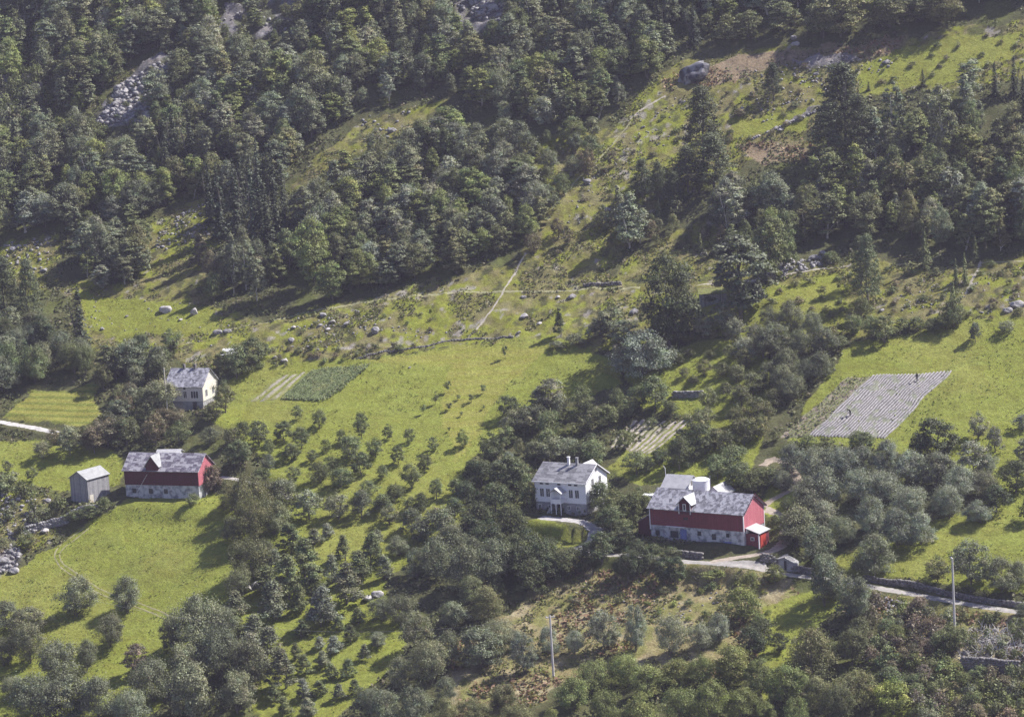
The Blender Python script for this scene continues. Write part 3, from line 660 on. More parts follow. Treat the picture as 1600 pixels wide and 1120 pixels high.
# trees under the farmhouse
T_([(810, 902, 52, 54), (850, 892, 50, 54), (880, 908, 48, 50), (832, 930, 48, 54), (792, 898, 50, 52), (762, 870, 46, 52), (782, 860, 40, 50), (820, 868, 38, 48), (860, 868, 34, 44), (895, 890, 40, 44), (945, 886, 48, 50), (925, 880, 40, 40),
    (985, 906, 52, 46), (1004, 892, 44, 48), (1036, 910, 46, 46), (1056, 914, 46, 32), (965, 896, 44, 44), (780, 930, 44, 50), (745, 850, 40, 46), (860, 912, 44, 46), (812, 840, 26, 40), (955, 862, 40, 46), (1000, 862, 34, 40), (1022, 870, 24, 40), (978, 850, 30, 36), (1045, 872, 20, 34)], 'fruit', 'dark')
T_([(938, 802, 50, 42), (960, 815, 44, 44), (990, 815, 42, 40), (975, 838, 36, 40), (955, 835, 36, 40), (940, 770, 34, 36), (1000, 800, 36, 34), (825, 800, 44, 40), (815, 770, 40, 40), (985, 790, 20, 26)], 'fruit', 'mid')
# row of grey trees below the road
T_([(860, 1022, 52, 42), (898, 1018, 48, 46), (947, 1018, 64, 54), (990, 1014, 76, 50), (1045, 1022, 58, 50), (820, 1054, 70, 48), (1100, 1015, 42, 46), (1128, 1004, 44, 50), (800, 1010, 40, 44)], 'willow', 'silver')
T_([(1160, 968, 52, 50), (1190, 985, 40, 40), (1110, 905, 14, 30), (1175, 925, 30, 34), (1210, 915, 34, 44)], 'fruit', 'light')
T_([(1175, 1027, 50, 58), (1190, 1010, 40, 40), (1220, 1020, 30, 36)], 'fruit', 'dark')
T_([(985, 1068, 58, 64), (930, 1085, 50, 56), (1015, 1090, 60, 66), (1060, 1075, 50, 60), (1100, 1075, 56, 62), (1150, 1065, 56, 60), (1190, 1085, 50, 60), (895, 1110, 46, 56), (950, 1125, 56, 60), (1010, 1138, 52, 60), (1060, 1125, 56, 64), (1110, 1125, 60, 64),
    (1160, 1120, 58, 64), (1200, 1135, 46, 60), (860, 1135, 42, 50), (1225, 1108, 60, 62), (1250, 1140, 50, 60)], 'willow', 'light')
T_([(1270, 1060, 82, 84), (1335, 1042, 54, 54), (1300, 1035, 40, 40), (1310, 1130, 62, 66), (1345, 1112, 72, 84), (1280, 1110, 50, 56), (780, 1110, 46, 56), (740, 1130, 46, 56), (805, 1140, 40, 50)], 'willow', 'olive')
T_([(1395, 1118, 52, 54)], 'fruit', 'yellow')
# right hand side, by the road
T_([(1288, 942, 72, 60), (1330, 968, 64, 58), (1365, 898, 78, 100), (1275, 888, 76, 84), (1520, 918, 68, 70), (1562, 922, 58, 60), (1592, 918, 50, 54), (1310, 855, 56, 62), (1250, 850, 56, 60), (1600, 960, 20, 30)], 'willow', 'grey')
T_([(1466, 908, 46, 52), (1310, 940, 50, 44)], 'fruit', 'olive')
T_([(1335, 696, 38, 44), (1357, 702, 32, 34), (1262, 700, 24, 36), (1292, 712, 30, 38)], 'fruit', 'mid')
T_([(1460, 714, 62, 74), (1440, 722, 40, 44)], 'fruit', 'dark')
T_([(1531, 686, 44, 40), (1556, 712, 38, 38), (1600, 672, 30, 34), (1520, 742, 50, 50), (1604, 722, 40, 34)], 'fruit', 'silver')
T_([(1590, 772, 60, 72), (1560, 800, 44, 50), (1608, 810, 40, 40)], 'fruit', 'dark')
T_([(1240, 742, 58, 62), (1275, 755, 60, 62), (1315, 752, 56, 60), (1350, 742, 52, 56), (1390, 742, 56, 60), (1425, 752, 52, 56), (1460, 765, 58, 60), (1300, 790, 50, 56), (1380, 785, 58, 64), (1420, 810, 58, 62), (1345, 785, 50, 54), (1500, 778, 50, 56), (1485, 812, 50, 56),
    (1440, 850, 56, 66), (1400, 852, 60, 62), (1360, 832, 52, 56), (1530, 780, 44, 50), (1260, 800, 52, 56), (1290, 830, 50, 56), (1548, 742, 36, 40), (1535, 815, 34, 46), (1225, 765, 40, 44)], 'willow', 'silver')
T_([(1215, 832, 30, 30), (1238, 838, 44, 46), (1232, 800, 30, 36), (1190, 780, 34, 40), (1160, 760, 40, 48), (1150, 735, 34, 44), (1175, 770, 36, 44), (1200, 760, 34, 36), (1125, 745, 34, 40)], 'fruit', 'mid')
# behind / around the barn up to the field
T_([(1060, 735, 58, 52), (1030, 725, 40, 46), (1080, 720, 40, 46), (1010, 738, 30, 40), (1100, 708, 40, 44), (1065, 700, 36, 40)], 'fruit', 'dark')
T_([(975, 700, 36, 40), (1025, 645, 54, 60), (978, 660, 36, 38), (960, 640, 34, 38), (1000, 640, 38, 40), (1045, 655, 26, 30), (985, 690, 24, 22), (950, 668, 30, 36), (1018, 668, 16, 20)], 'fruit', 'mid')
T_([(1000, 592, 62, 78), (975, 585, 46, 50), (1028, 580, 44, 46)], 'willow', 'silver')
T_([(1090, 680, 40, 44), (1120, 700, 36, 44), (1140, 715, 36, 40), (1165, 700, 40, 46), (1110, 640, 36, 40), (1135, 622, 30, 34), (1070, 590, 16, 20), (1100, 588, 24, 26), (1130, 590, 28, 32), (1150, 600, 30, 34), (1085, 600, 14, 18), (1140, 560, 20, 22), (1060, 570, 18, 20), (1110, 560, 14, 20),
    (1160, 640, 40, 46), (1185, 660, 44, 50), (1150, 670, 40, 44), (1190, 690, 34, 40), (1105, 665, 30, 34), (1175, 612, 36, 40), (1210, 690, 24, 30), (1078, 560, 16, 20), (1215, 640, 38, 42), (1165, 575, 30, 34)], 'fruit', 'olive')
T_([(1200, 600, 44, 48), (1230, 590, 46, 50), (1260, 600, 44, 46), (1285, 588, 46, 46), (1215, 560, 48, 50), (1250, 555, 50, 52), (1285, 555, 44, 46), (1240, 625, 40, 44), (1190, 555, 44, 44), (1235, 520, 44, 46), (1270, 525, 44, 44), (1220, 610, 40, 40), (1205, 525, 44, 44)], 'willow', 'grey')
# big trees beside the small byre on the terrace path
T_([(1046, 545, 148, 98)], 'broad', 'dark'); T_([(1158, 500, 130, 98), (1130, 470, 90, 40)], 'broad', 'grey')
T_([(1205, 445, 104, 52), (1225, 420, 90, 44), (1300, 412, 20, 30)], 'broad', 'mid')
T_([(1357, 474, 106, 50), (1345, 450, 80, 36)], 'pine', 'mid')
T_([(1080, 520, 46, 36), (1100, 530, 40, 40), (1125, 518, 50, 46), (1150, 534, 50, 44), (1178, 540, 44, 44), (1060, 530, 60, 34), (1170, 560, 30, 40), (1030, 530, 44, 40)], 'fruit', 'silver')
T_([(880, 524, 48, 24)], 'cone', 'mid'); T_([(900, 540, 24, 44), (925, 532, 26, 34), (960, 518, 40, 50), (940, 530, 34, 40), (975, 535, 34, 44), (985, 545, 26, 40), (870, 545, 12, 30)], 'fruit', 'grey')
T_([(1330, 525, 44, 48), (1380, 536, 44, 52), (1360, 530, 36, 36), (1455, 520, 26, 44), (1492, 512, 42, 42), (1410, 520, 24, 40), (1345, 500, 34, 40), (1315, 545, 24, 40), (1430, 515, 20, 34), (1475, 515, 24, 30)], 'fruit', 'mid')
T_([(1528, 532, 34, 26), (1573, 519, 20, 32)], 'fruit', 'grey')
T_([(1446, 417, 58, 26), (1508, 444, 48, 18), (1494, 442, 38, 16), (1524, 408, 40, 18), (1490, 500, 60, 24), (1030, 340, 30, 14), (1095, 395, 30, 14)], 'spruce', 'mid')
T_([(128, 546, 96, 44), (275, 275, 105, 40), (300, 270, 98, 40), (262, 288, 108, 30), (350, 258, 84, 28), (362, 272, 70, 24), (345, 372, 112, 44), (372, 384, 132, 48), (398, 390, 142, 46), (432, 372, 152, 42), (418, 388, 104, 42), (380, 340, 100, 36), (445, 352, 90, 32), (408, 350, 130, 38), (216, 330, 60, 20), (330, 350, 90, 34),
    (1555, 150, 50, 24), (1585, 150, 60, 26), (1600, 190, 70, 30), (1030, 60, 60, 30), (1085, 70, 60, 30), (580, 330, 40, 18)], 'spruce', 'conifer')
T_([(1100, 262, 124, 76), (1115, 300, 90, 80), (1320, 245, 142, 100), (1300, 262, 100, 80), (1345, 262, 110, 60), (1209, 156, 56, 34), (1075, 300, 70, 60), (12, 500, 96, 56), (48, 505, 98, 50), (-8, 520, 90, 50), (1005, 310, 60, 40), (1030, 320, 66, 36), (1055, 325, 56, 32)], 'pine', 'dark')
T_([(1442, 138, 30, 18), (1357, 142, 14, 10), (1412, 178, 14, 14)], 'spruce', 'conifer')
T_([(985, 388, 86, 56), (1000, 380, 60, 40), (970, 352, 60, 30), (365, 458, 92, 34), (385, 452, 76, 34), (402, 470, 66, 34), (1516, 160, 66, 46), (1512, 195, 76, 40), (1395, 230, 100, 40), (1475, 255, 120, 50), (1500, 250, 60, 40), (1370, 250, 80, 44)], 'slender', 'grey')
T_([(490, 446, 104, 62), (510, 400, 50, 40), (520, 470, 60, 50), (560, 450, 60, 46)], 'broad', 'light')
T_([(885, 385, 44, 30), (920, 282, 50, 34), (870, 372, 30, 26), (960, 260, 30, 28), (1155, 182, 12, 22), (830, 395, 40, 30)], 'fruit', 'brown')
T_([(1315, 58, 74, 84), (1285, 60, 60, 60), (1390, 45, 60, 70), (1225, 50, 46, 56), (1170, 60, 42, 46), (1140, 66, 42, 44), (1470, 40, 60, 70), (1440, 35, 50, 60)], 'broad', 'olive')
T_([(268, 550, 34, 40), (395, 570, 50, 58), (370, 590, 44, 44), (350, 575, 30, 36), (250, 565, 26, 40), (415, 560, 30, 36)], 'fruit', 'mid')
# garden of the left house and round the left barn
T_([(352, 640, 52, 36), (340, 655, 34, 30), (325, 660, 26, 28)], 'fruit', 'olive')
T_([(320, 774, 44, 34), (334, 768, 50, 34)], 'fruit', 'pinkish'); T_([(305, 790, 22, 34), (165, 800, 34, 40), (140, 812, 26, 44), (118, 815, 18, 36)], 'fruit', 'mid')
def occupied(px, py, rx, ry):
    for (x, y, h, ww, k, tn) in TREES:
        if abs(x-px) < rx and abs(y-py) < ry: return True
    return False
def fill(poly, sx, sy, hr, ar, kinds, tones, seed, excl=()):
    """dense stands whose single trees cannot be told apart one by one in the photo: jittered rows"""
    r = random.Random(seed); x0, x1 = min(p[0] for p in poly), max(p[0] for p in poly); y0, y1 = min(p[1] for p in poly), max(p[1] for p in poly)
    y = y0; k = 0
    while y < y1+sy:
        x = x0+(sx/2 if k % 2 else 0)
        while x < x1+sx:
            px, py = x+r.uniform(-.34, .34)*sx, y+r.uniform(-.4, .4)*sy
            if inpoly(np.array([px]), np.array([py]), poly)[0] and not any(inpoly(np.array([px]), np.array([py]), e)[0] for e in excl) and not occupied(px, py, sx*.42, sy*.5):
                h = r.uniform(*hr); TREES.append((px, py, h, h*r.uniform(*ar), r.choice(kinds), r.choice(tones)))
            x += sx
        y += sy; k += 1
ROCKS_X = [[(142, 250), (148, 175), (190, 118), (225, 98), (268, 92), (272, 130), (246, 165), (244, 235), (200, 255)], [(345, 105), (352, 5), (480, 0), (492, 60), (420, 100)], [(-40, 240), (0, 130), (62, 120), (66, 190), (40, 240)], [(700, -5), (780, -5), (775, 75), (735, 90)]]
fill([(-60, -60), (1660, -60), (1660, 0), (1480, 12), (1330, 6), (1180, 26), (1060, 72), (1040, 112), (960, 186), (900, 212), (800, 212), (755, 190), (720, 150), (640, 150), (560, 175), (510, 215), (455, 265), (430, 300), (330, 305), (290, 312), (235, 350), (225, 395), (235, 430), (200, 450), (150, 452), (110, 430), (95, 362), (20, 366), (-40, 385)],
     31, 17, (28, 68), (.6, .95), ['broad', 'broad', 'broad', 'broad', 'slender'], ['grey', 'grey', 'mid', 'grey', 'olive', 'silver', 'light'], 1, ROCKS_X)
fill([(480, 345), (510, 305), (590, 268), (650, 245), (720, 225), (770, 240), (830, 262), (850, 300), (855, 340), (830, 378), (780, 405), (720, 432), (640, 450), (560, 456), (540, 440), (470, 410), (470, 350)], 33, 19, (38, 66), (.65, 1.0), ['broad'], ['mid', 'olive', 'grey', 'silver', 'light', 'grey'], 2)
fill([(300, 400), (350, 420), (440, 400), (460, 440), (400, 468), (330, 470), (290, 440)], 34, 20, (40, 60), (.6, .9), ['broad', 'fruit'], ['mid', 'grey', 'brown'], 3)
fill([(1080, 372), (1110, 345), (1180, 312), (1250, 300), (1320, 295), (1400, 290), (1470, 275), (1500, 250), (1640, 200), (1640, 385), (1540, 398), (1440, 392), (1380, 385), (1320, 365), (1260, 392), (1200, 395), (1130, 385)], 34, 21, (42, 78), (.55, .85), ['broad', 'broad', 'slender'], ['mid', 'olive', 'light', 'silver', 'grey'], 4)
fill([(-60, 470), (20, 520), (60, 520), (150, 560), (250, 570), (255, 590), (145, 598), (55, 605), (-60, 640)], 33, 19, (38, 56), (.8, 1.1), ['broad', 'willow'], ['mid', 'grey', 'dark'], 5)
fill([(150, 600), (250, 580), (252, 640), (330, 668), (410, 690), (420, 740), (350, 742), (338, 712), (250, 705), (190, 702), (130, 728), (60, 730), (60, 690), (90, 684), (150, 680)], 35, 19, (28, 46), (.9, 1.25), ['fruit'], ['dark', 'mid', 'grey', 'olive', 'brown'], 6)
fill([(790, 645), (830, 628), (900, 628), (935, 630), (935, 735), (1000, 742), (1040, 742), (1040, 752), (960, 750), (950, 742), (830, 742), (812, 760), (780, 750), (790, 690)], 35, 20, (30, 44), (.95, 1.25), ['fruit'], ['dark', 'mid', 'grey', 'olive', 'silver'], 8)
fill([(-60, 740), (40, 735), (100, 790), (80, 850), (0, 880), (-60, 900)], 34, 20, (18, 34), (1, 1.5), ['shrub', 'fruit'], ['mid', 'brown', 'olive', 'grey'], 9)
fill([(1370, 945), (1480, 968), (1500, 1010), (1500, 1060), (1620, 1060), (1620, 1140), (1430, 1140), (1380, 1060), (1340, 1000)], 24, 15, (20, 36), (1, 1.5), ['shrub', 'shrub', 'fruit'], ['mid', 'mid', 'olive', 'brown', 'grey', 'light', 'pinkish'], 10)
fill([(1500, 985), (1540, 975), (1620, 975), (1620, 1040), (1510, 1035)], 30, 15, (14, 26), (1, 1.4), ['shrub'], ['mid', 'olive', 'grey'], 31)
fill([(1500, 955), (1620, 975), (1620, 990), (1560, 985), (1500, 975)], 26, 12, (14, 24), (1, 1.5), ['shrub'], ['mid', 'olive', 'dark'], 11)
fill([(400, 545), (560, 545), (700, 535), (560, 562), (400, 580)], 20, 12, (7, 12), (1.2, 1.9), ['shrub'], ['mid', 'olive', 'brown'], 12)
fill([(800, 235), (900, 215), (960, 200), (930, 260), (870, 330), (820, 300)], 34, 22, (20, 40), (.8, 1.1), ['fruit'], ['mid', 'olive', 'grey'], 13)
fill([(560, 510), (430, 530), (380, 550), (380, 545), (540, 492), (700, 490), (700, 520)], 46, 17, (5, 9), (1.3, 2), ['shrub'], ['mid', 'brown', 'olive'], 14)
fill([(880, 330), (1000, 190), (1200, 110), (1480, 60), (1600, 50), (1600, 100), (1300, 150), (1180, 240), (1000, 330), (860, 420)], 42, 19, (5, 10), (1.2, 2), ['shrub'], ['mid', 'brown', 'brown', 'olive'], 15)
fill([(1190, 430), (1640, 400), (1640, 500), (1480, 500), (1320, 500), (1200, 480)], 34, 14, (6, 12), (1.2, 2), ['shrub'], ['mid', 'brown', 'olive'], 16)
fill([(840, 905), (900, 890), (980, 915), (1080, 890), (1230, 905), (1180, 1000), (1000, 960), (860, 960)], 34, 14, (6, 14), (1.2, 2), ['shrub'], ['mid', 'brown', 'yellow', 'olive'], 17)
fill([(960, 330), (1060, 330), (1180, 400), (1180, 430), (1080, 400), (1000, 400), (900, 350)], 26, 15, (12, 30), (.7, 1.3), ['shrub', 'fruit', 'slender'], ['brown', 'olive', 'grey', 'mid'], 18)
fill([(150, 250), (150, 180), (200, 120), (270, 95), (270, 130), (240, 200), (240, 250)], 32, 22, (8, 18), (1, 1.5), ['shrub'], ['grey', 'mid', 'olive'], 21)
fill([(345, 90), (352, 10), (480, 5), (490, 55), (420, 95)], 30, 20, (16, 36), (.8, 1.3), ['shrub', 'broad'], ['grey', 'mid', 'olive'], 23)
fill([(-40, 235), (0, 140), (60, 125), (64, 190), (40, 235)], 26, 16, (24, 44), (.8, 1.2), ['shrub', 'broad'], ['grey', 'mid'], 22)
fill([(1330, 225), (1470, 200), (1530, 185), (1540, 215), (1480, 240), (1400, 250)], 36, 22, (40, 66), (.5, .8), ['slender', 'broad'], ['grey', 'mid'], 20)
# ground that stays open (buildings, roads, plots)
OPEN = [[(828, 790), (842, 735), (928, 740), (920, 802), (938, 832), (925, 872), (890, 880), (880, 866), (905, 846), (895, 826), (845, 818)], [(1000, 848), (1015, 790), (1180, 770), (1205, 800), (1200, 858), (1170, 866), (1050, 858)],
        [(190, 785), (195, 730), (325, 730), (300, 780)], [(108, 792), (112, 760), (175, 750), (150, 792)], [(255, 646), (262, 606), (330, 600), (322, 642)], [(1085, 480), (1090, 448), (1138, 448), (1138, 475)]]
keepT = []; rj = random.Random(99)
for q in TREES:
    if 30 < q[2] < 90 and q[4] in ('willow', 'fruit', 'cone'): a_, b_ = rj.uniform(.80, 1.2), rj.uniform(.80, 1.10); q = (q[0]+rj.uniform(-4, 4), q[1]+rj.uniform(-5, 5), q[2]*a_, q[3]*a_*b_/.95, q[4], q[5])
    if q[4] == 'cone' and q[1] > 830: q = (q[0], q[1], q[2]*1.12, q[3]*1.22, q[4], rj.choice(['grey', 'mid', 'mid', 'silver']))
    elif 18 < q[2] <= 40 and q[4] == 'fruit': a_ = rj.uniform(.78, 1.18); q = (q[0]+rj.uniform(-3, 3), q[1]+rj.uniform(-2, 2), q[2]*a_, q[3]*a_*rj.uniform(.8, 1.1), q[4], q[5])
    if any(inpoly(np.array([q[0]]), np.array([q[1]]), e)[0] for e in OPEN) and q[2] > 1: continue
    keepT.append(q)
TREES = keepT

# ---- labels that single each tree out
LAND = [('the white farmhouse', 880, 780), ('the long red barn', 1090, 830), ('the striped crop field', 1375, 640), ('the old red barn', 255, 765), ('the pale house with flagpole', 295, 610), ('the grey plank shed', 140, 770), ('the left power pole', 862, 1040),
        ('the right power pole', 1490, 960), ('the sloping scree patch', 205, 165), ('the big grey boulder', 1083, 115), ('the terraced hay plot', 90, 640), ('the green vegetable plot', 500, 600), ('the sapling rows', 710, 635), ('the small byre', 1115, 465),
        ('the walled soil plot', 1010, 680), ('the roadside stone hut', 1230, 885), ('the twin meadow boulders', 280, 490), ('the dark spruce cluster', 400, 340), ('the diagonal earth path', 770, 480), ('the upper right pasture', 1450, 90),
        ('the lower left meadow', 260, 880), ('the cone tree orchard', 500, 950), ('the upper left corner', 30, 30), ('the top edge', 600, 20), ('the lower right corner', 1560, 1090), ('the lower left corner', 40, 1090), ('the bottom edge', 960, 1110),
        ('the forest clearing', 600, 190), ('the top middle edge', 900, 40), ('the right hand edge', 1590, 330), ('the left hand edge', 10, 300), ('the dark birch slope', 700, 330), ('the wooded bank', 1200, 300)]
ORD = 'first second third fourth fifth sixth seventh eighth ninth tenth eleventh twelfth thirteenth fourteenth fifteenth sixteenth seventeenth eighteenth nineteenth twentieth'.split()
ORD += ['twenty-'+o for o in ORD[:9]]+['thirtieth']+['thirty-'+o for o in ORD[:9]]+['fortieth']+['forty-'+o for o in ORD[:9]]+['fiftieth']
def whereis(px, py, cy):
    nm, lx, ly = min(LAND, key=lambda L_: math.hypot(L_[1]-px, (L_[2]-cy)*1.3))
    dx, dy = px-lx, cy-ly
    d = math.hypot(dx, dy); far = 'just ' if d < 45 else ('' if d < 110 else 'well ')
    if abs(dx) > abs(dy)*1.2: rel = 'right of' if dx > 0 else 'left of'
    else: rel = 'below' if dy > 0 else 'above'
    return f'{far}{rel} {nm}'
TNAME = {'grey': 'grey-green', 'mid': 'green', 'dark': 'dark green', 'light': 'light green', 'olive': 'olive', 'silver': 'silvery', 'brown': 'brownish', 'conifer': 'blackish green', 'pinkish': 'reddish', 'yellow': 'yellow-green'}
KNAME = {'broad': ('broadleaf_tree', 'broadleaf tree', 'tree'), 'slender': ('birch_tree', 'birch', 'tree'), 'fruit': ('fruit_tree', 'fruit tree', 'tree'), 'cone': ('fruit_tree', 'cone-shaped fruit tree', 'tree'), 'willow': ('bushy_tree', 'bushy tree', 'tree'),
         'shrub': ('shrub', 'shrub', 'shrub'), 'sapling': ('sapling', 'sapling', 'sapling'), 'spruce': ('spruce_tree', 'spruce', 'tree'), 'pine': ('pine_tree', 'pine', 'tree')}
GNAME = {'broad': 'broadleaf trees on the hillside', 'slender': 'birches on the hillside', 'fruit': 'fruit trees round the farms', 'cone': 'cone-shaped fruit trees in the lower orchard', 'willow': 'bushy trees on the slope', 'shrub': 'shrubs on the slope', 'sapling': 'young trees on the meadow', 'spruce': 'spruces on the hillside', 'pine': 'pines on the hillside'}
recs = []
for (px, py, h, ww, kind, tone) in TREES:
    P = at(px, py); s_ = scale_at(P); recs.append(dict(px=px, py=py, h=h, w=ww, kind=kind, tone=tone, P=P, hm=h/s_/.985, wm=ww/s_))
inv = [r_ for r_ in recs]
def onscreen(r_): return -20 < r_['px'] < 1620 and r_['py']-r_['h'] < 1110 and r_['py'] > 4
cap = {}
byk = {}
for r_ in recs: byk.setdefault(KNAME[r_['kind']][0], []).append(r_)
FOREST = []
for k, L_ in byk.items():
    L_.sort(key=lambda r_: -(r_['h']*r_['w'])*(1 if onscreen(r_) else 0))
    lim = 290
    FOREST += L_[lim:]; cap[k] = L_[:lim]
lab = {}
for k, L_ in cap.items():
    for r_ in L_:
        hm = r_['hm']; kn = KNAME[r_['kind']][1]
        if r_['kind'] in ('broad', 'slender', 'spruce', 'pine'): sz = 'low' if hm < 8 else ('tall' if hm > 12 else 'middling')
        elif r_['kind'] in ('shrub', 'sapling'): sz = 'tiny' if hm < 1.3 else 'small'
        else: sz = 'small' if hm < 4 else ('big' if hm > 7 else 'medium')
        r_['lab'] = f"{sz} {TNAME[r_['tone']]} {kn} {whereis(r_['px'], r_['py'], r_['py']-r_['h']*.5)}"
        lab.setdefault(r_['lab'], []).append(r_)
for l_, L_ in lab.items():
    if len(L_) > 1:
        L_.sort(key=lambda r_: r_['px'])
        for i, r_ in enumerate(L_): r_['lab'] = f"{l_}, {ORD[min(i, 49)]} from left" if i < len(L_)-1 else f"{l_}, last to the right"
PARTS_H = 30
cnt = 0
for k, L_ in cap.items():
    for r_ in L_:
        pr = random.choice(PROTO[r_['kind']]); sx = r_['wm']/pr['W']; sz = r_['hm']/pr['H']; P = r_['P']
        if r_['px'] == 1046: pr = PROTO['broad'][3]
        c = TONES[r_['tone']]; v = random.uniform(.78, 1.28)*(1.06 if r_['kind'] in ('broad', 'slender') else 1); hu = random.uniform(-.06, .06)
        colr = (c[0]*v*(1+hu), c[1]*v, c[2]*v*(1-hu), 1)
        e = empty(KNAME[r_['kind']][0], (P[0], P[1], P[2]-.05), random.uniform(0, 6.28), r_['lab'], KNAME[r_['kind']][2], GNAME[r_['kind']])
        e.scale = (sx, sx, sz)
        o = link(bpy.data.objects.new('crown', pr['crown']), e); o.color = colr
        if not (r_['kind'] in ('shrub', 'sapling') and r_['h'] < 14): link(bpy.data.objects.new('trunk', pr['trunk']), e)
        cnt += 1
# the remaining far trees read as one wood
def merged(name, L_, matk, frac=.42):
    Vs = []; Fs = []; Ts = []; off = 0
    for r_ in L_:
        pr = random.choice(PROTO[r_['kind']]); V, Fq, T = pr['raw']; n = len(Fq); kq = rng.random(n) < frac; Vq = V.reshape(n, 4, 3)[kq]; Tq = T.reshape(n, 4, 3)[kq]
        ctr = Vq.mean(1, keepdims=True); Vq = ctr+(Vq-ctr)*1.4
        a_ = random.uniform(0, 6.28); sx = r_['wm']/pr['W']; sz = r_['hm']/pr['H']; P = r_['P']
        x = (Vq[..., 0]*math.cos(a_)-Vq[..., 1]*math.sin(a_))*sx+P[0]; y = (Vq[..., 0]*math.sin(a_)+Vq[..., 1]*math.cos(a_))*sx+P[1]; z = Vq[..., 2]*sz+P[2]
        c = np.array(TONES[r_['tone']])*random.uniform(.82, 1.32)
        Vs.append(np.stack([x, y, z], -1).reshape(-1, 3)); Ts.append((Tq*c).reshape(-1, 3)); m_ = int(kq.sum()); Fs.append(np.arange(m_*4).reshape(m_, 4)+off); off += m_*4
    if not Vs: return
    o = link(bpy.data.objects.new(name, mesh_np(name, np.concatenate(Vs), np.concatenate(Fs), [M[matk]], tint=np.concatenate(Ts)))); o.color = (1, 1, 1, 1)
    return tag(o, kind='stuff')
merged('forest', FOREST, 'leaf')
print('TREES', len(TREES), 'individual', cnt, 'forest', len(FOREST), {k: len(v) for k, v in byk.items()})

# ---- ground growth: weeds, bracken, grass tufts (nobody could count them)
def scatter(zones, n, seed):
    r = np.random.default_rng(seed); m_ = np.isin(ZK, [KEYS.index(z) for z in zones]) & core & keep & (PX > -60) & (PX < 1660) & (PY > -30) & (PY < 1150)
    jj, ii = np.nonzero(m_); k = r.integers(0, len(jj), n); x = XS[ii[k]]+r.uniform(-.21, .21, n); y = YS[jj[k]]+r.uniform(-.21, .21, n)
    return x, y, r
def growth(name, zones, n, size, cols, seed, thr=0.0, nsc=5):
    x, y, r = scatter(zones, n, seed); g = fbm(x, y, nsc, 3, seed); k = g > thr; x = x[k]; y = y[k]; n = len(x)
    z = Hg(x, y); s = size*r.uniform(.5, 1.5, n); C = np.stack([x, y, z+s*.25], 1)
    C = np.repeat(C, 3, 0)+r.normal(size=(n*3, 3))*np.repeat(s, 3)[:, None]*.35
    v, f = orient_quads(C, r.normal(size=(n*3, 3))*.7+np.array([0, -.2, .8]), np.repeat(s, 3), .8, r)
    ci = r.integers(0, len(cols), n); c = np.array(cols)[ci]*r.uniform(.75, 1.25, (n, 1))
    o = link(bpy.data.objects.new(name, mesh_np(name, v, f, [M['leaf']], tint=np.repeat(c, 12, 0)))); o.color = (1, 1, 1, 1); tag(o, kind='stuff')
growth('undergrowth', ['floor', 'heath'], 60000, .5, [(.12, .13, .06), (.15, .16, .07), (.16, .14, .09), (.10, .11, .05)], 5, -.02)
growth('weeds', ['pasture', 'scrub'], 42000, .36, [(.13, .145, .05), (.19, .165, .10), (.17, .19, .055), (.10, .11, .045), (.22, .19, .13)], 6, .03)
growth('grass_tufts', ['meadow', 'lush'], 13000, .24, [(.15, .19, .03), (.18, .21, .04), (.13, .16, .03), (.2, .2, .07)], 8, .0)
growth('bracken', ['heath', 'scrub'], 9000, .5, [(.25, .16, .10), (.21, .13, .085), (.18, .17, .07)], 9, .04, 7)

def crops(name, poly, n, size, cols, seed):
    r = np.random.default_rng(seed); xs = [p[0] for p in poly]; ys = [p[1] for p in poly]
    m_ = (PX > min(xs)) & (PX < max(xs)) & (PY > min(ys)) & (PY < max(ys)); jj, ii = np.nonzero(m_); q = inpoly(PX[jj, ii], PY[jj, ii], poly); jj, ii = jj[q], ii[q]
    k = r.integers(0, len(jj), n); x = XS[ii[k]]+r.uniform(-.21, .21, n); y = YS[jj[k]]+r.uniform(-.21, .21, n); z = Hg(x, y)+.28
    s = size*r.uniform(.5, 1.4, n); v, f = orient_quads(np.stack([x, y, z], 1), r.normal(size=(n, 3))*.6+np.array([.1, -.1, .9]), s, .9, r); c = np.array(cols)[r.integers(0, len(cols), n)]*r.uniform(.7, 1.3, (n, 1))
    o = link(bpy.data.objects.new(name, mesh_np(name, v, f, [M['leaf']], tint=np.repeat(c, 4, 0)))); o.color = (1, 1, 1, 1); tag(o, kind='stuff')
crops('vegetable_plants', [(438, 624), (505, 628), (535, 610), (580, 570), (488, 579)], 5000, .3, [(.19, .22, .11), (.22, .25, .13), (.15, .19, .08)], 41)
crops('row_weeds', [(1217, 683), (1262, 683), (1360, 587), (1327, 589)], 700, .3, [(.2, .21, .08), (.24, .2, .14)], 43)

# ------------------------------------------------------------------ rocks
def rock_mesh(seed, fl=.7, sub=3, jag=.35):
    import bmesh
    bm = bmesh.new(); bmesh.ops.create_icosphere(bm, subdivisions=sub, radius=1); r = random.Random(seed)
    pl = [(Vector((r.gauss(0, 1), r.gauss(0, 1), r.gauss(0, 1))).normalized(), r.uniform(.55, .9)) for _ in range(9)]
    for v in bm.verts:
        for nn, d in pl:
            k = v.co.dot(nn)
            if k > d: v.co -= nn*(k-d)
        v.co *= 1+jag*.18*math.sin(v.co.x*5+seed)*math.cos(v.co.y*6+v.co.z*4)
        v.co.z *= fl
    me = bpy.data.meshes.new('boulder'); bm.to_mesh(me); bm.free(); me.materials.append(M['stone'] if seed % 3 else M['stone_pale']); return me
RM = [rock_mesh(s, random.uniform(.5, .85)) for s in range(7)]
RMP = [rock_mesh(s*3, .7) for s in range(1, 4)]
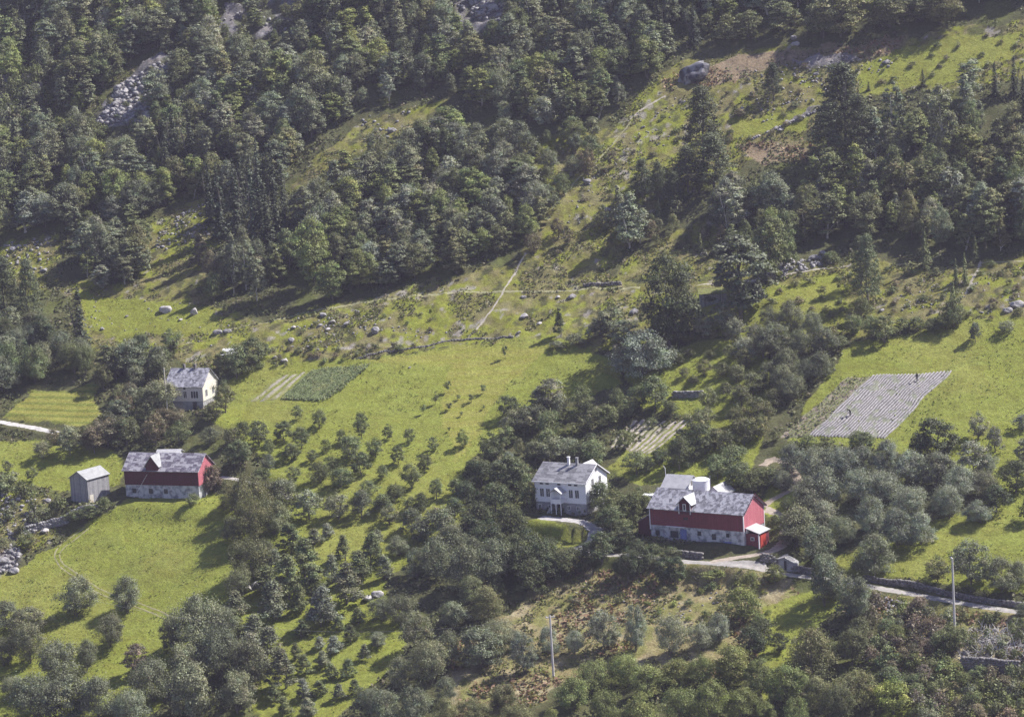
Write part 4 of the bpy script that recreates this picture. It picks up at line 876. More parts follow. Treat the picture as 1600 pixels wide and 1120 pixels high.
def boulder(px, py, wpx, hpx=None, label=None, me=None, sink=.3, ry=1.0, tilt=0):
    P = at(px, py); s = scale_at(P); rx = wpx/2/s; hz = (hpx or wpx*.6)/s
    o = link(bpy.data.objects.new('boulder', me or random.choice(RM))); o.location = (P[0], P[1]+rx*.3, P[2]+hz*.28); o.scale = (rx, rx*ry, hz*.75)
    o.rotation_euler = (random.uniform(-.2, .2), tilt+random.uniform(-.1, .1), random.uniform(0, .6)); return tag(o, label, 'boulder', 'boulders lying on the pasture')
big = boulder(1084, 128, 62, 40, 'big dark grey angular boulder on the upper pasture', rock_mesh(44, .55, 4, .5), ry=.7)
big.rotation_euler = (0, R(-30), 0); big.data.materials[0] = wornmat('streaked_rock', (.055, .055, .065), (.27, .265, .28), (1.2, 1.2, .35), 2.2, .9, .9, 8, .42, .58)
boulder(259, 488, 22, 13, 'pale angular boulder, left one of two on the green pasture', RMP[0]); boulder(304, 492, 13, 14, 'pale pointed boulder, right one of two on the green pasture', RMP[1])
boulder(587, 521, 15, 12, 'round grey boulder alone in the pasture below the terrace path', RM[2])
BL = [(455, 534, 12), (482, 543, 8), (505, 494, 14), (520, 505, 12), (512, 516, 10), (459, 513, 10), (542, 508, 12), (500, 510, 9), (818, 466, 10), (893, 467, 16), (872, 466, 10), (990, 490, 16), (820, 497, 16), (843, 507, 10), (811, 521, 9), (1226, 482, 10), (1378, 486, 8), (340, 522, 16), (355, 520, 14), (282, 501, 8), (198, 495, 6), (160, 515, 8), (445, 566, 14),
      (430, 560, 9), (20, 392, 12), (28, 388, 12), (68, 425, 14), (612, 207, 16), (885, 268, 8), (918, 287, 14), (893, 273, 10), (820, 268, 8), (1240, 62, 12), (1243, 72, 14), (1318, 52, 22), (1236, 130, 5), (1220, 205, 12), (1212, 203, 12), (1590, 480, 22), (1575, 488, 16), (1445, 290, 24), (1410, 188, 10), (1300, 108, 8),
      (385, 925, 26), (400, 918, 20), (575, 938, 20), (590, 932, 20), (1275, 118, 10), (1340, 112, 8), (75, 785, 12), (22, 895, 18), (5, 880, 20), (45, 820, 16), (70, 832, 16), (640, 575, 5), (1005, 200, 8), (1070, 160, 6), (1160, 170, 6), (1385, 100, 14), (770, 15, 18), (750, 25, 20), (785, 10, 14), (205, 130, 14), (196, 145, 16), (180, 165, 16),
      (228, 182, 18), (165, 180, 14), (240, 108, 10), (187, 158, 8), (215, 175, 12), (1015, 355, 12), (950, 330, 14), (1100, 400, 12), (1160, 430, 10), (1200, 415, 14), (1235, 410, 16), (1270, 405, 14), (1285, 398, 12), (445, 405, 10), (430, 395, 12), (690, 350, 8), (650, 348, 10)]
rl = {}
for (x, y, ww) in BL:
    o = boulder(x, y, ww); l_ = ('small grey boulder ' if ww < 11 else 'grey boulder ')+whereis(x, y, y); rl.setdefault(l_, []).append((x, o))
for l_, L_ in rl.items():
    L_.sort(key=lambda q: q[0])
    for i, (x, o) in enumerate(L_): o['label'] = l_ if len(L_) == 1 else f'{l_}, {ORD[i]} from left'
def rubble(name, areas, seed):
    r = np.random.default_rng(seed); V = []; Fs = []; off = 0
    base = np.array([[-1, -1, -1], [1, -1, -1], [1, 1, -1], [-1, 1, -1], [-1, -1, 1], [1, -1, 1], [1, 1, 1], [-1, 1, 1]], float)*.5
    fq = np.array([(0, 3, 2, 1), (4, 5, 6, 7), (0, 1, 5, 4), (1, 2, 6, 5), (2, 3, 7, 6), (3, 0, 4, 7)])
    for (poly, n, s0, s1) in areas:
        xs = [p[0] for p in poly]; ys = [p[1] for p in poly]; k = 0
        while k < n:
            px, py = r.uniform(min(xs), max(xs)), r.uniform(min(ys), max(ys))
            if not inpoly(np.array([px]), np.array([py]), poly)[0]: continue
            k += 1; P = at(px, py); b = base*r.uniform(.6, 1.1, (8, 3)); q = np.linalg.qr(r.normal(size=(3, 3)))[0]
            V.append((b@q)*r.uniform(s0, s1)*np.array([1, 1, .8])+P+np.array([0, 0, s0*.2])); Fs.append(fq+off); off += 8
    o = link(bpy.data.objects.new(name, mesh_np(name, np.concatenate(V), np.concatenate(Fs), [M['stone']]))); return tag(o, kind='stuff')
rubble('rubble', [([(150, 195), (165, 165), (190, 130), (262, 92), (275, 105), (250, 135), (235, 165), (245, 190)], 300, .35, 1.3), ([(450, 500), (560, 485), (700, 520), (560, 545), (440, 550)], 110, .15, .5), ([(240, 395), (250, 350), (325, 310), (330, 370)], 120, .2, .7),
                  ([(860, 400), (900, 290), (980, 200), (1060, 150), (1100, 200), (950, 300)], 110, .15, .45), ([(1170, 110), (1340, 85), (1400, 100), (1180, 200)], 170, .2, .6), ([(1160, 225), (1310, 160), (1270, 175), (1180, 215)], 90, .2, .7), ([(1190, 420), (1290, 395), (1300, 410), (1200, 440)], 120, .3, .9),
                  ([(0, 770), (80, 775), (60, 820), (0, 840)], 70, .25, .9), ([(-20, 850), (30, 850), (30, 890), (-20, 900)], 60, .4, 1.2), ([(1370, 455), (1500, 440), (1600, 440), (1600, 490), (1400, 490)], 100, .15, .45),
                  ([(100, 450), (340, 480), (380, 540), (150, 540)], 70, .15, .45), ([(880, 900), (1200, 900), (1180, 1000), (900, 960)], 90, .15, .4), ([(0, 380), (90, 370), (70, 430), (20, 420)], 60, .3, .8), ([(560, 180), (640, 175), (620, 215), (570, 220)], 30, .2, .8),
                  ([(340, 50), (360, 10), (500, 5), (480, 50)], 30, .3, 1.1), ([(700, 0), (790, 0), (770, 50)], 60, .4, 1.3), ([(1380, 935), (1440, 945), (1440, 970), (1385, 965)], 130, .25, .8)], 3)
# heap of cut branches and blasted stone at the lower right
rubble('stone_heap', [([(1500, 1028), (1535, 985), (1620, 965), (1620, 1035)], 150, .2, .7)], 12)
mb = MB(); r_ = random.Random(5)
for i in range(330):
    px, py = r_.uniform(1500, 1615), r_.uniform(985, 1036)
    P = Vector(at(px, py)); d = Vector((r_.uniform(-1, 1), r_.uniform(-1, 1), r_.uniform(-.1, .9))).normalized()*r_.uniform(.8, 2.6)
    mb.tube(P+Vector((0, 0, .2)), P+Vector((0, 0, .35))+d, .07, .025, 4, False)
tag(mb.build('brushwood', M['bark_pale']), kind='stuff')

# ------------------------------------------------------------------ dry stone walls
def stonewall(pts, h, th, label, seed, mat='stone_dark', down=.3, st=.55):
    ln = polyline(pts, st*.8); r = np.random.default_rng(seed); V = []; Fs = []; off = 0
    base = np.array([[-1, -1, -1], [1, -1, -1], [1, 1, -1], [-1, 1, -1], [-1, -1, 1], [1, -1, 1], [1, 1, 1], [-1, 1, 1]], float)*.5
    fq = np.array([(0, 3, 2, 1), (4, 5, 6, 7), (0, 1, 5, 4), (1, 2, 6, 5), (2, 3, 7, 6), (3, 0, 4, 7)])
    tg = np.gradient(ln, axis=0); zs = Hg(ln[:, 0], ln[:, 1]); rows = max(1, int((h+down)/.35))
    for i, (p_, t_) in enumerate(zip(ln, tg)):
        a_ = math.atan2(t_[1], t_[0]); ca, sa = math.cos(a_), math.sin(a_)
        for k in range(rows):
            b = base*r.uniform(.85, 1.15, (8, 3))*np.array([st*r.uniform(.8, 1.25), th*r.uniform(.8, 1.1), .38*r.uniform(.85, 1.2)])
            xy = np.stack([b[:, 0]*ca-b[:, 1]*sa, b[:, 0]*sa+b[:, 1]*ca], 1)+p_+r.normal(size=2)*.05+t_*(.5 if k % 2 else 0)
            V.append(np.column_stack([xy, b[:, 2]+zs[i]-down+.18+k*.35])); Fs.append(fq+off); off += 8
    o = link(bpy.data.objects.new('stone_wall', mesh_np('stone_wall', np.concatenate(V), np.concatenate(Fs), [M[mat]]))); return tag(o, label, 'stone wall')
stonewall([(1190, 874), (1210, 880), (1235, 890), (1265, 897)], 1.2, .5, 'dark stone retaining wall beside the road, left of the orchard trees', 1)
stonewall([(1352, 905), (1400, 912), (1450, 922), (1520, 938), (1610, 950)], .9, .5, 'long low stone wall along the upper road edge at the right', 2)
stonewall([(1040, 868), (1070, 870), (1095, 873)], 1.2, .5, 'short dark stone wall above the road in front of the barn', 3)
stonewall([(1052, 620), (1072, 620), (1094, 619)], 1.3, .6, 'short grey stone wall standing in the hillside orchard', 4, 'stone')
stonewall([(15, 845), (40, 835), (70, 825), (110, 812), (150, 800)], 1.6, .6, 'old field wall running below the grey plank shed', 5, 'stone')
stonewall([(560, 560), (620, 548), (680, 537), (733, 528), (800, 526)], .35, .5, 'low mossy stone edging above the mown meadow', 6, 'stone_dark', .2)
stonewall([(1504, 1050), (1540, 1052), (1590, 1056)], 2.6, .6, 'high dark retaining wall under the heap of stone and brushwood', 7)
stonewall([(970, 444), (940, 446), (915, 447)], .5, .5, 'loose stone wall beside the terrace path, left of the dark tree', 8, 'stone_dark', .2)

# ------------------------------------------------------------------ buildings
def gable_roof(L, W, z, rise, oh, og, th, ridge='x'):
    """two slabs, returned as MB; ridge along x; L along x, W along y"""
    mb = MB(); sl_ = rise/(W/2)
    if ridge == 'x':
        mb.slab([(-og, -oh, z-oh*sl_+th), (L+og, -oh, z-oh*sl_+th), (L+og, W/2, z+rise+th), (-og, W/2, z+rise+th)], th)
        mb.slab([(L+og, W+oh, z-oh*sl_+th), (-og, W+oh, z-oh*sl_+th), (-og, W/2+.002, z+rise+th), (L+og, W/2+.002, z+rise+th)], th)
    else:
        sl_ = rise/(L/2)
        mb.slab([(-oh, W+og, z-oh*sl_+th), (-oh, -og, z-oh*sl_+th), (L/2, -og, z+rise+th), (L/2, W+og, z+rise+th)], th)
        mb.slab([(L+oh, -og, z-oh*sl_+th), (L+oh, W+og, z-oh*sl_+th), (L/2+.002, W+og, z+rise+th), (L/2+.002, -og, z+rise+th)], th)
    return mb
def walls(L, W, z0, z, rise, ridge='x'):
    mb = MB()
    if ridge == 'x': mb.prism([(0, z0), (W, z0), (W, z), (W/2, z+rise), (0, z)], 'x', 0, L)
    else: mb.prism([(0, z0), (0, z), (L/2, z+rise), (L, z), (L, z0)], 'y', 0, W)
    return mb
def window(parent, x, z, w_, h_, face='front', W=0, L=0, fm='white_trim', mull=1, lab=None):
    """window frame with pane as sub-part; face front (y=0), right (x=L)"""
    f = MB(); g = MB(); d = .06; b = .055
    def bx(mb, u0, u1, v0, v1, p0, p1):
        if face == 'front': mb.box(u0, u1, -p1, -p0, v0, v1)
        else: mb.box(L+p0, L+p1, u0, u1, v0, v1)
    bx(f, x, x+b, z, z+h_, -.02, d); bx(f, x+w_-b, x+w_, z, z+h_, -.02, d); bx(f, x+b, x+w_-b, z, z+b, -.02, d-.004); bx(f, x+b, x+w_-b, z+h_-b, z+h_, -.02, d-.004)
    for k in range(mull):
        c = x+w_*(k+1)/(mull+1); bx(f, c-.03, c+.03, z+b, z+h_-b, -.02, d-.008)
    bx(g, x+b, x+w_-b, z+b, z+h_-b, -.03, .02)
    o = f.build('window', M[fm], parent); g.build('pane', M['glass'], o)
    if lab: o['label'] = lab
    return o

# --- white farmhouse
P = BUILD['white']; s_ = scale_at(P)
L, W = 10.4, 8.2; zb, ze = 1.8, 5.75; rise = 2.35
e = empty('farmhouse', (P[0], P[1], P[2]), A_WH, 'white two-storey farmhouse with grey slate roof and stone basement', 'farmhouse')
MB().box(.05, L-.05, .05, W-.05, -2.5, zb-.002).build('foundation', M['concrete'], e)
walls(L, W, zb, ze, rise).build('wall', M['white'], e)
rf = gable_roof(L, W, ze, rise, .45, .35, .16).build('roof', M['slate_house'], e)
for cx, hh in ((5.2, 1.25), (6.9, 1.2)):
    c = MB().box(cx-.2, cx+.2, W/2-.6, W/2-.2, ze+rise-.8, ze+rise+hh); c.box(cx-.26, cx+.26, W/2-.66, W/2-.14, ze+rise+hh, ze+rise+hh+.12); c.build('chimney', M['white_trim'] if cx < 6 else M['concrete'], rf)
fl = MB()
for y0, y1 in ((-.47, W/2), (W+.47, W/2)):
    sl_ = rise/(W/2); za = ze+.16-.45*sl_ - .06; fl.slab([(L+.36, y0, za), (L+.36, y1, ze+rise+.12), (L+.36+.002, y1, ze+rise+.30), (L+.36+.002, y0, za+.2)], .06)
fl.build('barge_board', M['white_trim'], e)
MB().box(-.36, L+.36, -.56, -.46, ze-.30, ze-.12).build('gutter', M['white_trim'], e)
for x in (1.0, 2.25, 6.9, 8.15): window(e, x, 2.75, .85, 1.55)
for x in (1.0, 2.2, 4.6, 6.8, 8.0): window(e, x, 4.95, .8, .42, mull=0)
for x in (.5, 2.6, 6.4, 8.3): window(e, x, .55, .7, .75, mull=1)
for y in (1.2, 3.6, 6.2): window(e, y, 2.6, .9, 1.4, 'right', W, L)
for y in (2.2, 5.0): window(e, y, 4.7, .85, 1.25, 'right', W, L)
window(e, W/2-.35, 6.9, .7, .8, 'right', W, L, mull=0)
for x in (0.0, L-.16): MB().box(x, x+.16, -.05, .0-.002, zb, ze-.1).build('corner_board', M['white_trim'], e)
pc = MB().box(4.0, 6.1, -1.7, -.002, zb+.15, zb+.95).box(4.0, 4.15, -1.7, -1.55, zb+.95, zb+2.1).box(5.95, 6.1, -1.7, -1.55, zb+.95, zb+2.1).box(4.0, 4.12, -.2, -.002, zb+.95, zb+2.1)
for x in (4.0, 4.98, 5.98): pc.box(x, x+.12, -1.7, -1.58, 0-.3, zb+.15)
pc.build('porch', M['white_trim'], e)
g = gable_roof(2.5, 1.9, zb+2.1, .85, .15, .15, .1, 'y'); 
for i, v in enumerate(g.v): g.v[i] = (v[0]+3.8, v[1]-1.9, v[2])
g.build('porch_roof', M['metal'], e)
st = MB()
for k in range(7): st.box(3.0-.0+k*.15, 3.15+k*.15, -1.5, -.6, -.2, .25+k*.24)
st.build('stair', M['concrete'], e)
MB().box(4.5, 5.4, -.04, .0-.002, .0, 1.6).build('door', M['glass'], e)
# rear wing gable seen above the ridge
g = walls(2.4, 3.4, ze-.6, ze+.8, 1.1, 'y')
for i, v in enumerate(g.v): g.v[i] = (v[0]+5.4, v[1]+W-1.6, v[2])
g.build('rear_dormer', M['white'], e)
g = gable_roof(2.4, 3.4, ze+.8, 1.1, .2, .2, .12, 'y')
for i, v in enumerate(g.v): g.v[i] = (v[0]+5.4, v[1]+W-1.6, v[2])
g.build('dormer_roof', M['metal'], e)

# --- long red barn
P = BUILD['barn']
L, W = 18.5, 7.6; zb, ze, rise = 2.4, 5.5, 2.6
e = empty('barn', tuple(P), A_BARN, 'long red barn with diamond slate roof, stone base and pink lit gable', 'barn')
MB().box(.06, L-.06, .06, W-.06, -3, zb-.002).build('foundation', M['lime'], e)
walls(L, W, zb, ze, rise).build('wall', M['red'], e)
rf = gable_roof(L, W, ze, rise, .4, .4, .14).build('roof', M['slate'], e)
MB().prism([(.1, zb), (W-.1, zb), (W-.1, ze-.1), (W/2, ze+rise-.2), (.1, ze-.1)], 'x', L+.003, L+.04).build('gable_boards', M['red_pale'], e)
for x, y in ((-.06, -.06), (L-.10, -.06), (L-.10, W-.1)): MB().box(x, x+.16, y, y+.16, zb-.8, ze-.05).build('corner_board', M['white_trim'], e)
fl = MB()
for y0, y1 in ((-.42, W/2), (W+.42, W/2)):
    sl_ = rise/(W/2); za = ze+.14-.4*sl_-.04; fl.slab([(L+.41, y0, za), (L+.41, y1, ze+rise+.12), (L+.412, y1, ze+rise+.26), (L+.412, y0, za+.16)], .05)
fl.build('barge_board', M['red_dark'], e)
dm = MB().prism([(6.0, ze-.7), (6.0, ze+1.2), (7.2, ze+2.35), (8.4, ze+1.2), (8.4, ze-.7)], 'y', -.25, W/2-.3)
d = dm.build('dormer', M['red_dark'], e)
g = gable_roof(2.4, 3.9, ze+1.2, 1.15, .35, .25, .1, 'y')
for i, v in enumerate(g.v): g.v[i] = (v[0]+6.0, v[1]-.25, v[2])
g.build('dormer_roof', M['metal'], d)
f = MB().box(6.9, 7.0, -.36, -.252, ze-.1, ze+1.1).box(7.4, 7.5, -.36, -.252, ze-.1, ze+1.1).box(7.0, 7.4, -.355, -.252, ze+1.0, ze+1.1).box(7.0, 7.4, -.355, -.252, ze-.1, ze)
f.box(6.0, 6.14, -.33, -.252, ze-.7, ze+1.2).box(8.26, 8.4, -.33, -.252, ze-.7, ze+1.2).build('window', M['white_trim'], d); MB().box(7.0, 7.4, -.30, -.252, ze, ze+1.0).build('pane', M['glass'], d)
window(e, 6.75, 3.7, .9, .5, fm='red_dark')
MB().box(3.3, 7.0, -.5, -.002, zb-.05, zb+.05).build('canopy', M['white_trim'], e)
for x0, x1, z0, z1, mt in ((6.0, 7.2, .2, 2.0, 'blue'), (14.4, 15.9, -1.6, .4, 'blue')): MB().box(x0, x1, -.05, .055, z0, z1).build('door', M[mt], e)
for x, z, w_, h_ in ((1.0, .6, .8, .9), (4.0, .4, 1.5, 1.2), (9.4, 1.1, .7, .8), (12.2, .6, .8, 1.0), (15.0, 1.2, .6, .7)): 
    MB().box(x, x+w_, -.02, .05, z, z+h_).build('opening', M['glass'], e)
# lean-to at the left gable
mb = MB().prism([(-2.6, -1.5), (-2.6, 2.6), (0-.004, 4.2), (0-.004, -1.5)], 'y', .3, 5.5); mb.build('lean_to', M['red_dark'], e)
MB().slab([(-2.9, .1, 2.55), (-.02, .1, 4.35), (-.02, 5.7, 4.35), (-2.9, 5.7, 2.55)], .1).build('lean_to_roof', M['slate_old'], e)
# small porch on the lit gable
mb = MB().prism([(.7, -.6), (.7, 2.0), (4.3, 2.0), (4.3, -.6)], 'x', L+.002, L+2.5); 
o = mb.build('side_porch', M['red'], e); MB().slab([(L+.0, .4, 3.0), (L+.0, 4.5, 3.0), (L+2.8, 4.5, 2.15), (L+2.8, .4, 2.15)][::-1], .1).build('side_porch_roof', M['metal'], e)
MB().prism([(.7, 2.0), (4.3, 2.0), (4.3, 2.9), (.7, 2.9)], 'x', L+.003, L+.3).build('side_porch_gable', M['white_trim'], e)
MB().box(L+2.4, L+2.56, .58, .74, -.6, 2.1).build('corner_board', M['white_trim'], e)
window(e, 0, 0, .1, .1) if False else None
f = MB().box(L+.9, L+1.6, .62, .698, .8, 1.4).build('window', M['white_trim'], e); MB().box(L+.98, L+1.52, .60, .619, .88, 1.32).build('pane', M['glass'], f)
MB().box(L+2.502, L+2.56, 1.2, 3.2, -.6, 1.8).build('door', M['red_bright'], e)

# --- white outbuilding, silo and second white roof behind the barn
def simple_house(name, px, py, ang, L, W, zb, ze, rise, wm, rm, label, cat, fm='concrete', ridge='x', oh=.3):
    P = at(px, py); e = empty(name, tuple(P), ang, label, cat)
    if zb > 0: MB().box(.04, L-.04, .04, W-.04, -2, zb-.002).build('foundation', M[fm], e)
    walls(L, W, zb if zb > 0 else -2, ze, rise, ridge).build('wall', M[wm], e)
    gable_roof(L, W, ze, rise, oh, oh, .1, ridge).build('roof', M[rm], e)
    return e
e = simple_house('outbuilding', 1036, 783, R(-30), 4.8, 5.0, 0, 2.7, 1.7, 'white', 'metal', 'small white outbuilding with pale sheet roof behind the barn, left of the tank', 'outbuilding')
MB().box(4.81, 4.86, 1.8, 3.2, 2.8, 3.6).build('gable_vent', M['stone_dark'], e)
simple_house('outbuilding', 1103, 790, R(-30), 3.4, 4.6, 0, 2.1, 1.4, 'white', 'metal', 'small pale-roofed outbuilding behind the barn, right of the tank', 'outbuilding', ridge='y')
P = at(1097, 786); e = empty('tank', tuple(P), 0, 'white round upright storage tank standing behind the red barn', 'tank')
mb = MB().tube((0, 0, -1.5), (0, 0, 4.3), 1.55, 1.55, 28); mb.build('shell', M['tank'], e)
MB().tube((0, 0, 4.3), (0, 0, 4.62), 1.62, 1.0, 28).build('lid', M['tank'], e)
mb = MB()
for z in np.arange(.2, 4.4, .35): mb.box(1.6, 1.68, -.25, .25, z, z+.05)
mb.box(1.56, 1.7, -.3, -.25, 0, 4.9).box(1.56, 1.7, .25, .3, 0, 4.9).build('ladder', M['wire'], e)
P = at(1041, 765); e = empty('pole', tuple(P), 0, 'short white pole rising behind the small white outbuilding', 'pole'); MB().tube((0, 0, -.5), (0, 0, 3.9), .08, .05, 8).build('post', M['white_trim'], e); MB().tube((0, 0, 3.9), (-.3, 0, 4.5), .05, .04, 6).build('arm', M['white_trim'], e)

# --- white van by the barn corner
P = at(1014, 789); e = empty('van', tuple(P), R(160), 'white van parked behind the left end of the red barn', 'van')
mb = MB().prism([(-2.3, .35), (2.2, .35), (2.3, .95), (1.6, 1.15), (1.0, 1.95), (-2.2, 2.0), (-2.3, 1.5)], 'y', -.9, .9); mb.build('body', M['tank'], e)
MB().prism([(1.0, 1.25), (1.5, 1.2), (1.0, 1.8)], 'y', -.92, .92).build('windscreen', M['glass'], e)
for x, z in ((-1.7, .3), (-.3, .3)): MB().box(x, x+1.0, .901, .92, 1.25, 1.75).build('window', M['glass'], e)
for x in (-1.4, 1.5):
    for y in (-.92, .72): o = MB().tube((x, y, .35), (x, y+.2, .35), .35, .35, 16).build('wheel', M['dark_cloth'], e)

# --- old red barn at the left
P = BUILD['lbarn']
L, W = 15.6, 6.6; zb, ze, rise = 2.5, 5.4, 2.6
e = empty('barn', tuple(P), A_LB, 'old dark red barn with worn slate roof and limewashed base', 'barn')
MB().box(.06, L-.06, .06, W-.06, -3, zb-.002).build('foundation', M['lime'], e)
walls(L, W, zb, ze, rise).build('wall', M['red_dark'], e)
gable_roof(L, W, ze, rise, .35, .35, .12).build('roof', M['slate_old'], e)
d = MB().prism([(4.8, ze-.5), (4.8, ze+1.0), (6.1, ze+2.7), (7.4, ze+1.0), (7.4, ze-.5)], 'y', -.2, W/2-.2).build('dormer', M['red_dark'], e)
g = gable_roof(2.6, 3.1, ze+1.0, 1.7, .35, .2, .1, 'y')
for i, v in enumerate(g.v): g.v[i] = (v[0]+4.8, v[1]-.2, v[2])
g.build('dormer_roof', M['lichen_metal'], d)
MB().prism([(.1, zb), (W-.1, zb), (W-.1, ze-.1), (W/2, ze+rise-.2), (.1, ze-.1)], 'x', L+.003, L+.04).build('gable_boards', M['red_pale'], e)
for x in (1.5, 5.0, 8.2): MB().box(x, x+.8, -.02, .05, .9, 1.8).build('opening', M['glass'], e)
MB().tube((5.0, -.15, 4.6), (2.6, -1.6, .4), .05, .05, 6).build('pole', M['pole'], e)
simple_house('lean_to_shed', 246, 722, R(-12), 4.4, 2.6, 0, 1.6, .6, 'white', 'metal', 'small shed with pale roof just behind the old red barn', 'shed')

# --- grey plank shed
P = BUILD['shed']; L, W = 4.7, 5.7; ze, rise = 4.6, 1.35
e = empty('shed', tuple(P), A_SH, 'tall grey weathered plank shed with pale sheet roof, left of the old barn', 'shed')
walls(L, W, -2, ze, rise, 'y').build('wall', M['grey_wood'], e)
gable_roof(L, W, ze, rise, .25, .25, .1, 'y').build('roof', M['lichen_metal'], e)
MB().box(L+.002, L+.05, .3, 1.3, .0, 1.5).build('door', M['cream_trim'], e)

# --- pale house with flagpole
P = BUILD['lhouse']; L, W = 7.9, 7.4; zb, ze, rise = 1.7, 4.75, 2.9
e = empty('house', tuple(P), A_LH, 'pale house with mottled grey slate roof and yellow-white gable, half hidden by trees', 'house')
MB().box(.05, L-.05, .05, W-.05, -2.5, zb-.002).build('foundation', M['concrete'], e)
walls(L, W, zb, ze, rise).build('wall', M['cream'], e)
rf = gable_roof(L, W, ze, rise, .35, .35, .14).build('roof', M['slate'], e)
for cx in (2.6, 5.0): MB().box(cx-.2, cx+.2, W/2-.25, W/2+.25, ze+rise-.3, ze+rise+.9).build('chimney', M['stone_dark'], rf)
for x in (.6, 5.3): window(e, x, 2.3, 1.7, 1.5, mull=2)
window(e, 3.7, 2.3, .8, 1.5); window(e, 3.7, 4.0, .7, .5, mull=0)
MB().box(L+.003, L+.05, .05, W-.05, zb, ze+.3).build('gable_boards', M['yellow'], e)
for y in (1.2, 4.4): window(e, y, 2.4, 1.0, 1.4, 'right', W, L+.05)
MB().box(5.6, 6.5, -.04, -.002, -.2, 1.6).build('door', M['glass'], e)
P = at(262, 648); e = empty('flagpole', tuple(P), 0, 'tall thin white flagpole in front of the pale house', 'flagpole')
MB().tube((0, 0, -.5), (0, 0, 9.3), .17, .11, 8).build('pole', M['cream_trim'], e); MB().tube((0, 0, 9.3), (0, 0, 9.5), .13, .13, 8).build('finial', M['cream_trim'], e)

# --- little roofs further back
simple_house('shed', 348, 566, R(-15), 4.2, 3.0, 0, 1.6, .9, 'grey_wood', 'white_trim', 'small shed with whitish roof up the slope behind the pale house', 'shed')
simple_house('byre', 1094, 482, R(-2), 5.4, 4.0, 0, 2.9, .7, 'grey_wood', 'turf', 'small dark byre beside the terrace path between two big trees', 'byre')
# --- concrete roadside hut set in the wall
P = at(1217, 890); e = empty('stone_hut', (P[0], P[1], P[2]), R(-18), 'small grey concrete hut with dark door set into the roadside wall', 'hut')
MB().prism([(0, -1), (0, 1.8), (1.1, 2.1), (3.1, 1.0), (3.5, -1)], 'y', 0, 2.4).build('wall', M['concrete'], e)
MB().slab([(-.1, -.15, 1.93), (1.15, -.15, 2.26), (1.15, 2.5, 2.26), (-.1, 2.5, 1.93)], .12).build('roof', M['stone'], e)
MB().box(.95, 1.35, -.04, -.002, .0, 1.6).build('door', M['dark_cloth'], e)

# ------------------------------------------------------------------ power poles and wire
def ppole(px, py, hm, label, xarm):
    P = at(px, py); e = empty('power_pole', tuple(P), R(15), label, 'power pole', 'power poles along the slope')
    MB().tube((0, 0, -1), (0, 0, hm), .21, .15, 10).build('pole', M['pole'], e)
    if xarm:
        MB().box(-.75, .75, -.08, .08, hm-.35, hm-.2).build('crossarm', M['pole'], e)
        for x in (-.65, 0, .65): MB().tube((x, 0, hm-.2), (x, 0, hm+.06), .06, .04, 6).build('insulator', M['white_trim'], e)
    else:
        MB().tube((0, 0, hm-.1), (-.25, 0, hm+.15), .08, .12, 8).build('lamp_head', M['white_trim'], e)
    return P, hm
Pa, ha = ppole(865, 1058, 10.4, 'leftmost pale wooden power pole with crossarm below the road', True)
Pb, hb = ppole(1492, 991, 12.6, 'tall pale pole at the right beside the road bend', False)
def wire(name, A, B, sag, label):
    mb = MB(); A = Vector(A); B = Vector(B); n = 24; pp = [A.lerp(B, i/n)+Vector((0, 0, -sag*4*(i/n)*(1-i/n))) for i in range(n+1)]
    for a_, b_ in zip(pp[:-1], pp[1:]): mb.tube(a_, b_, .018, .018, 4, False)
    tag(mb.build(name, M['wire']), label, 'wire')
Pc = at(430, 1010)
wire('power_line', (Pa[0], Pa[1], Pa[2]+ha), (Pc[0]-30, Pc[1], Pc[2]+10), 4, 'thin power line running left from the pole across the orchard')

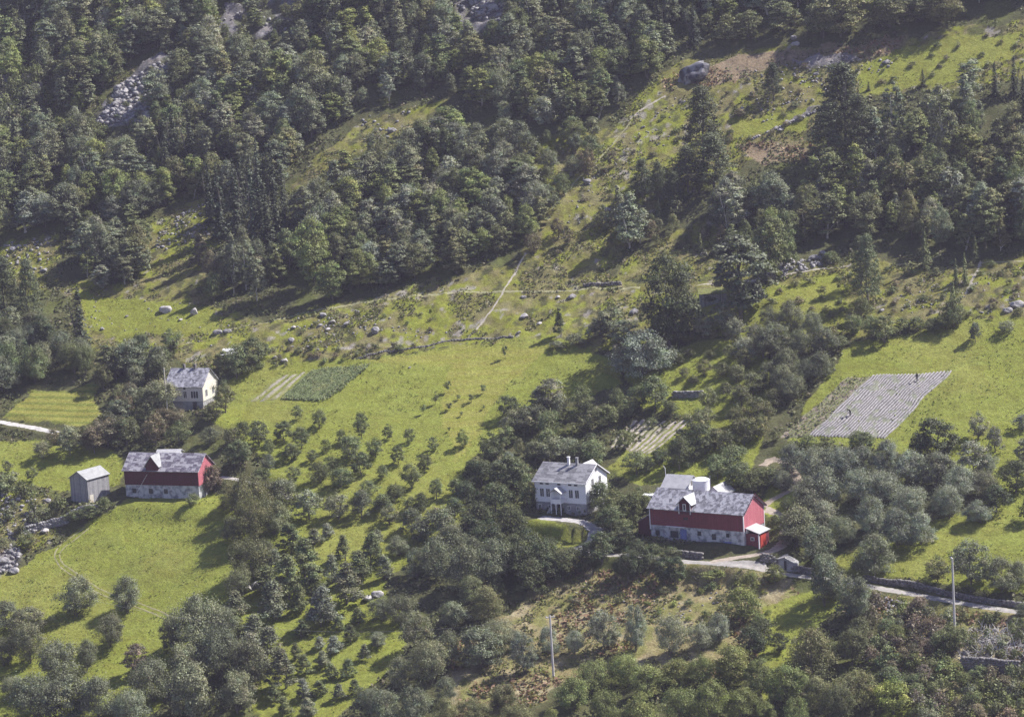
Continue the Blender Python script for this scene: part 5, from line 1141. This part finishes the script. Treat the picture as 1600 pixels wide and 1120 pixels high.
# ------------------------------------------------------------------ the two workers in the crop field
def person(px, py, hm, pose, label, az=0):
    P = at(px, py); me = bpy.data.meshes.new('person')
    if pose == 'bend':   # back bent, arms reaching to the rows
        J = [((0, 0, .92), .15), ((.12, -.05, 1.12), .145), ((.30, -.1, 1.28), .15), ((.42, -.12, 1.33), .06), ((.55, -.12, 1.33), .1), ((.58, -.12, 1.22), .085),
             ((0, .1, .85), .1), ((.06, .13, .48), .07), ((-.04, .14, .06), .05), ((.08, .14, .02), .05), ((0, -.1, .85), .1), ((.1, -.14, .48), .07), ((.04, -.15, .06), .05), ((.16, -.15, .02), .05),
             ((.30, .1, 1.22), .06), ((.36, .16, .95), .045), ((.45, .12, .72), .035), ((.32, -.3, 1.22), .06), ((.40, -.34, .95), .045), ((.5, -.28, .72), .035)]
        E = [(0, 1), (1, 2), (2, 3), (3, 4), (4, 5), (0, 6), (6, 7), (7, 8), (8, 9), (0, 10), (10, 11), (11, 12), (12, 13), (2, 14), (14, 15), (15, 16), (2, 17), (17, 18), (18, 19)]
    else:
        J = [((0, 0, .92), .14), ((0, 0, 1.15), .13), ((0, 0, 1.4), .15), ((0, 0, 1.5), .06), ((.01, 0, 1.6), .09), ((.02, 0, 1.7), .09),
             ((0, .1, .85), .09), ((.05, .12, .48), .065), ((0, .13, .06), .05), ((.12, .13, .02), .05), ((0, -.1, .85), .09), ((.02, -.12, .48), .065), ((-.03, -.13, .06), .05), ((.09, -.13, .02), .05),
             ((0, .2, 1.38), .06), ((.02, .27, 1.1), .045), ((.12, .25, .86), .035), ((0, -.2, 1.38), .06), ((.02, -.27, 1.1), .045), ((.14, -.24, .88), .035)]
        E = [(0, 1), (1, 2), (2, 3), (3, 4), (4, 5), (0, 6), (6, 7), (7, 8), (8, 9), (0, 10), (10, 11), (11, 12), (12, 13), (2, 14), (14, 15), (15, 16), (2, 17), (17, 18), (18, 19)]
    me.from_pydata([j[0] for j in J], E, []); me.materials.append(M['dark_cloth'])
    o = link(bpy.data.objects.new('person', me)); o.location = (P[0], P[1], P[2]+.1); o.rotation_euler = (0, 0, az); o.scale = (hm/1.72,)*3
    sk = o.modifiers.new('skin', 'SKIN'); 
    for i, (c, r0) in enumerate(J): me.skin_vertices[0].data[i].radius = (r0, r0)
    me.skin_vertices[0].data[0].use_root = True
    o.modifiers.new('sub', 'SUBSURF').levels = 1; o.modifiers['sub'].render_levels = 1
    tag(o, label, 'person'); 
    h = MB(); hd = J[4][0]; h.tube((hd[0], hd[1], hd[2]-.02), (hd[0]+.02, hd[1], hd[2]+.16), .11, .06, 10); h.build('hair', M['bark'], o)
person(1329, 651, 1.75, 'bend', 'person in dark clothes bending over the crop rows, nearer the lower edge', R(200))
person(1433, 597, 1.7, 'stand', 'person standing among the crop rows near the upper edge of the field', R(120))

# ------------------------------------------------------------------ haze
HAZE = 0.00011
if HAZE:
    z0 = float(GZ.min())-1; 
    mb = MB().box(XS[0]-5, XS[-1]+5, YS[0]-5, YS[-1]+5, z0, max(float(GZ.max())+22, 96))
    m = bpy.data.materials.new('haze'); m.use_nodes = True; t = m.node_tree; t.nodes.remove(t.nodes['Principled BSDF'])
    v = N(t, 'ShaderNodeVolumePrincipled'); v.inputs['Density'].default_value = HAZE; v.inputs['Color'].default_value = (.78, .76, 1.0, 1); v.inputs['Anisotropy'].default_value = .2
    t.links.new(v.outputs[0], t.nodes['Material Output'].inputs['Volume'])
    tag(mb.build('haze', m), kind='stuff')
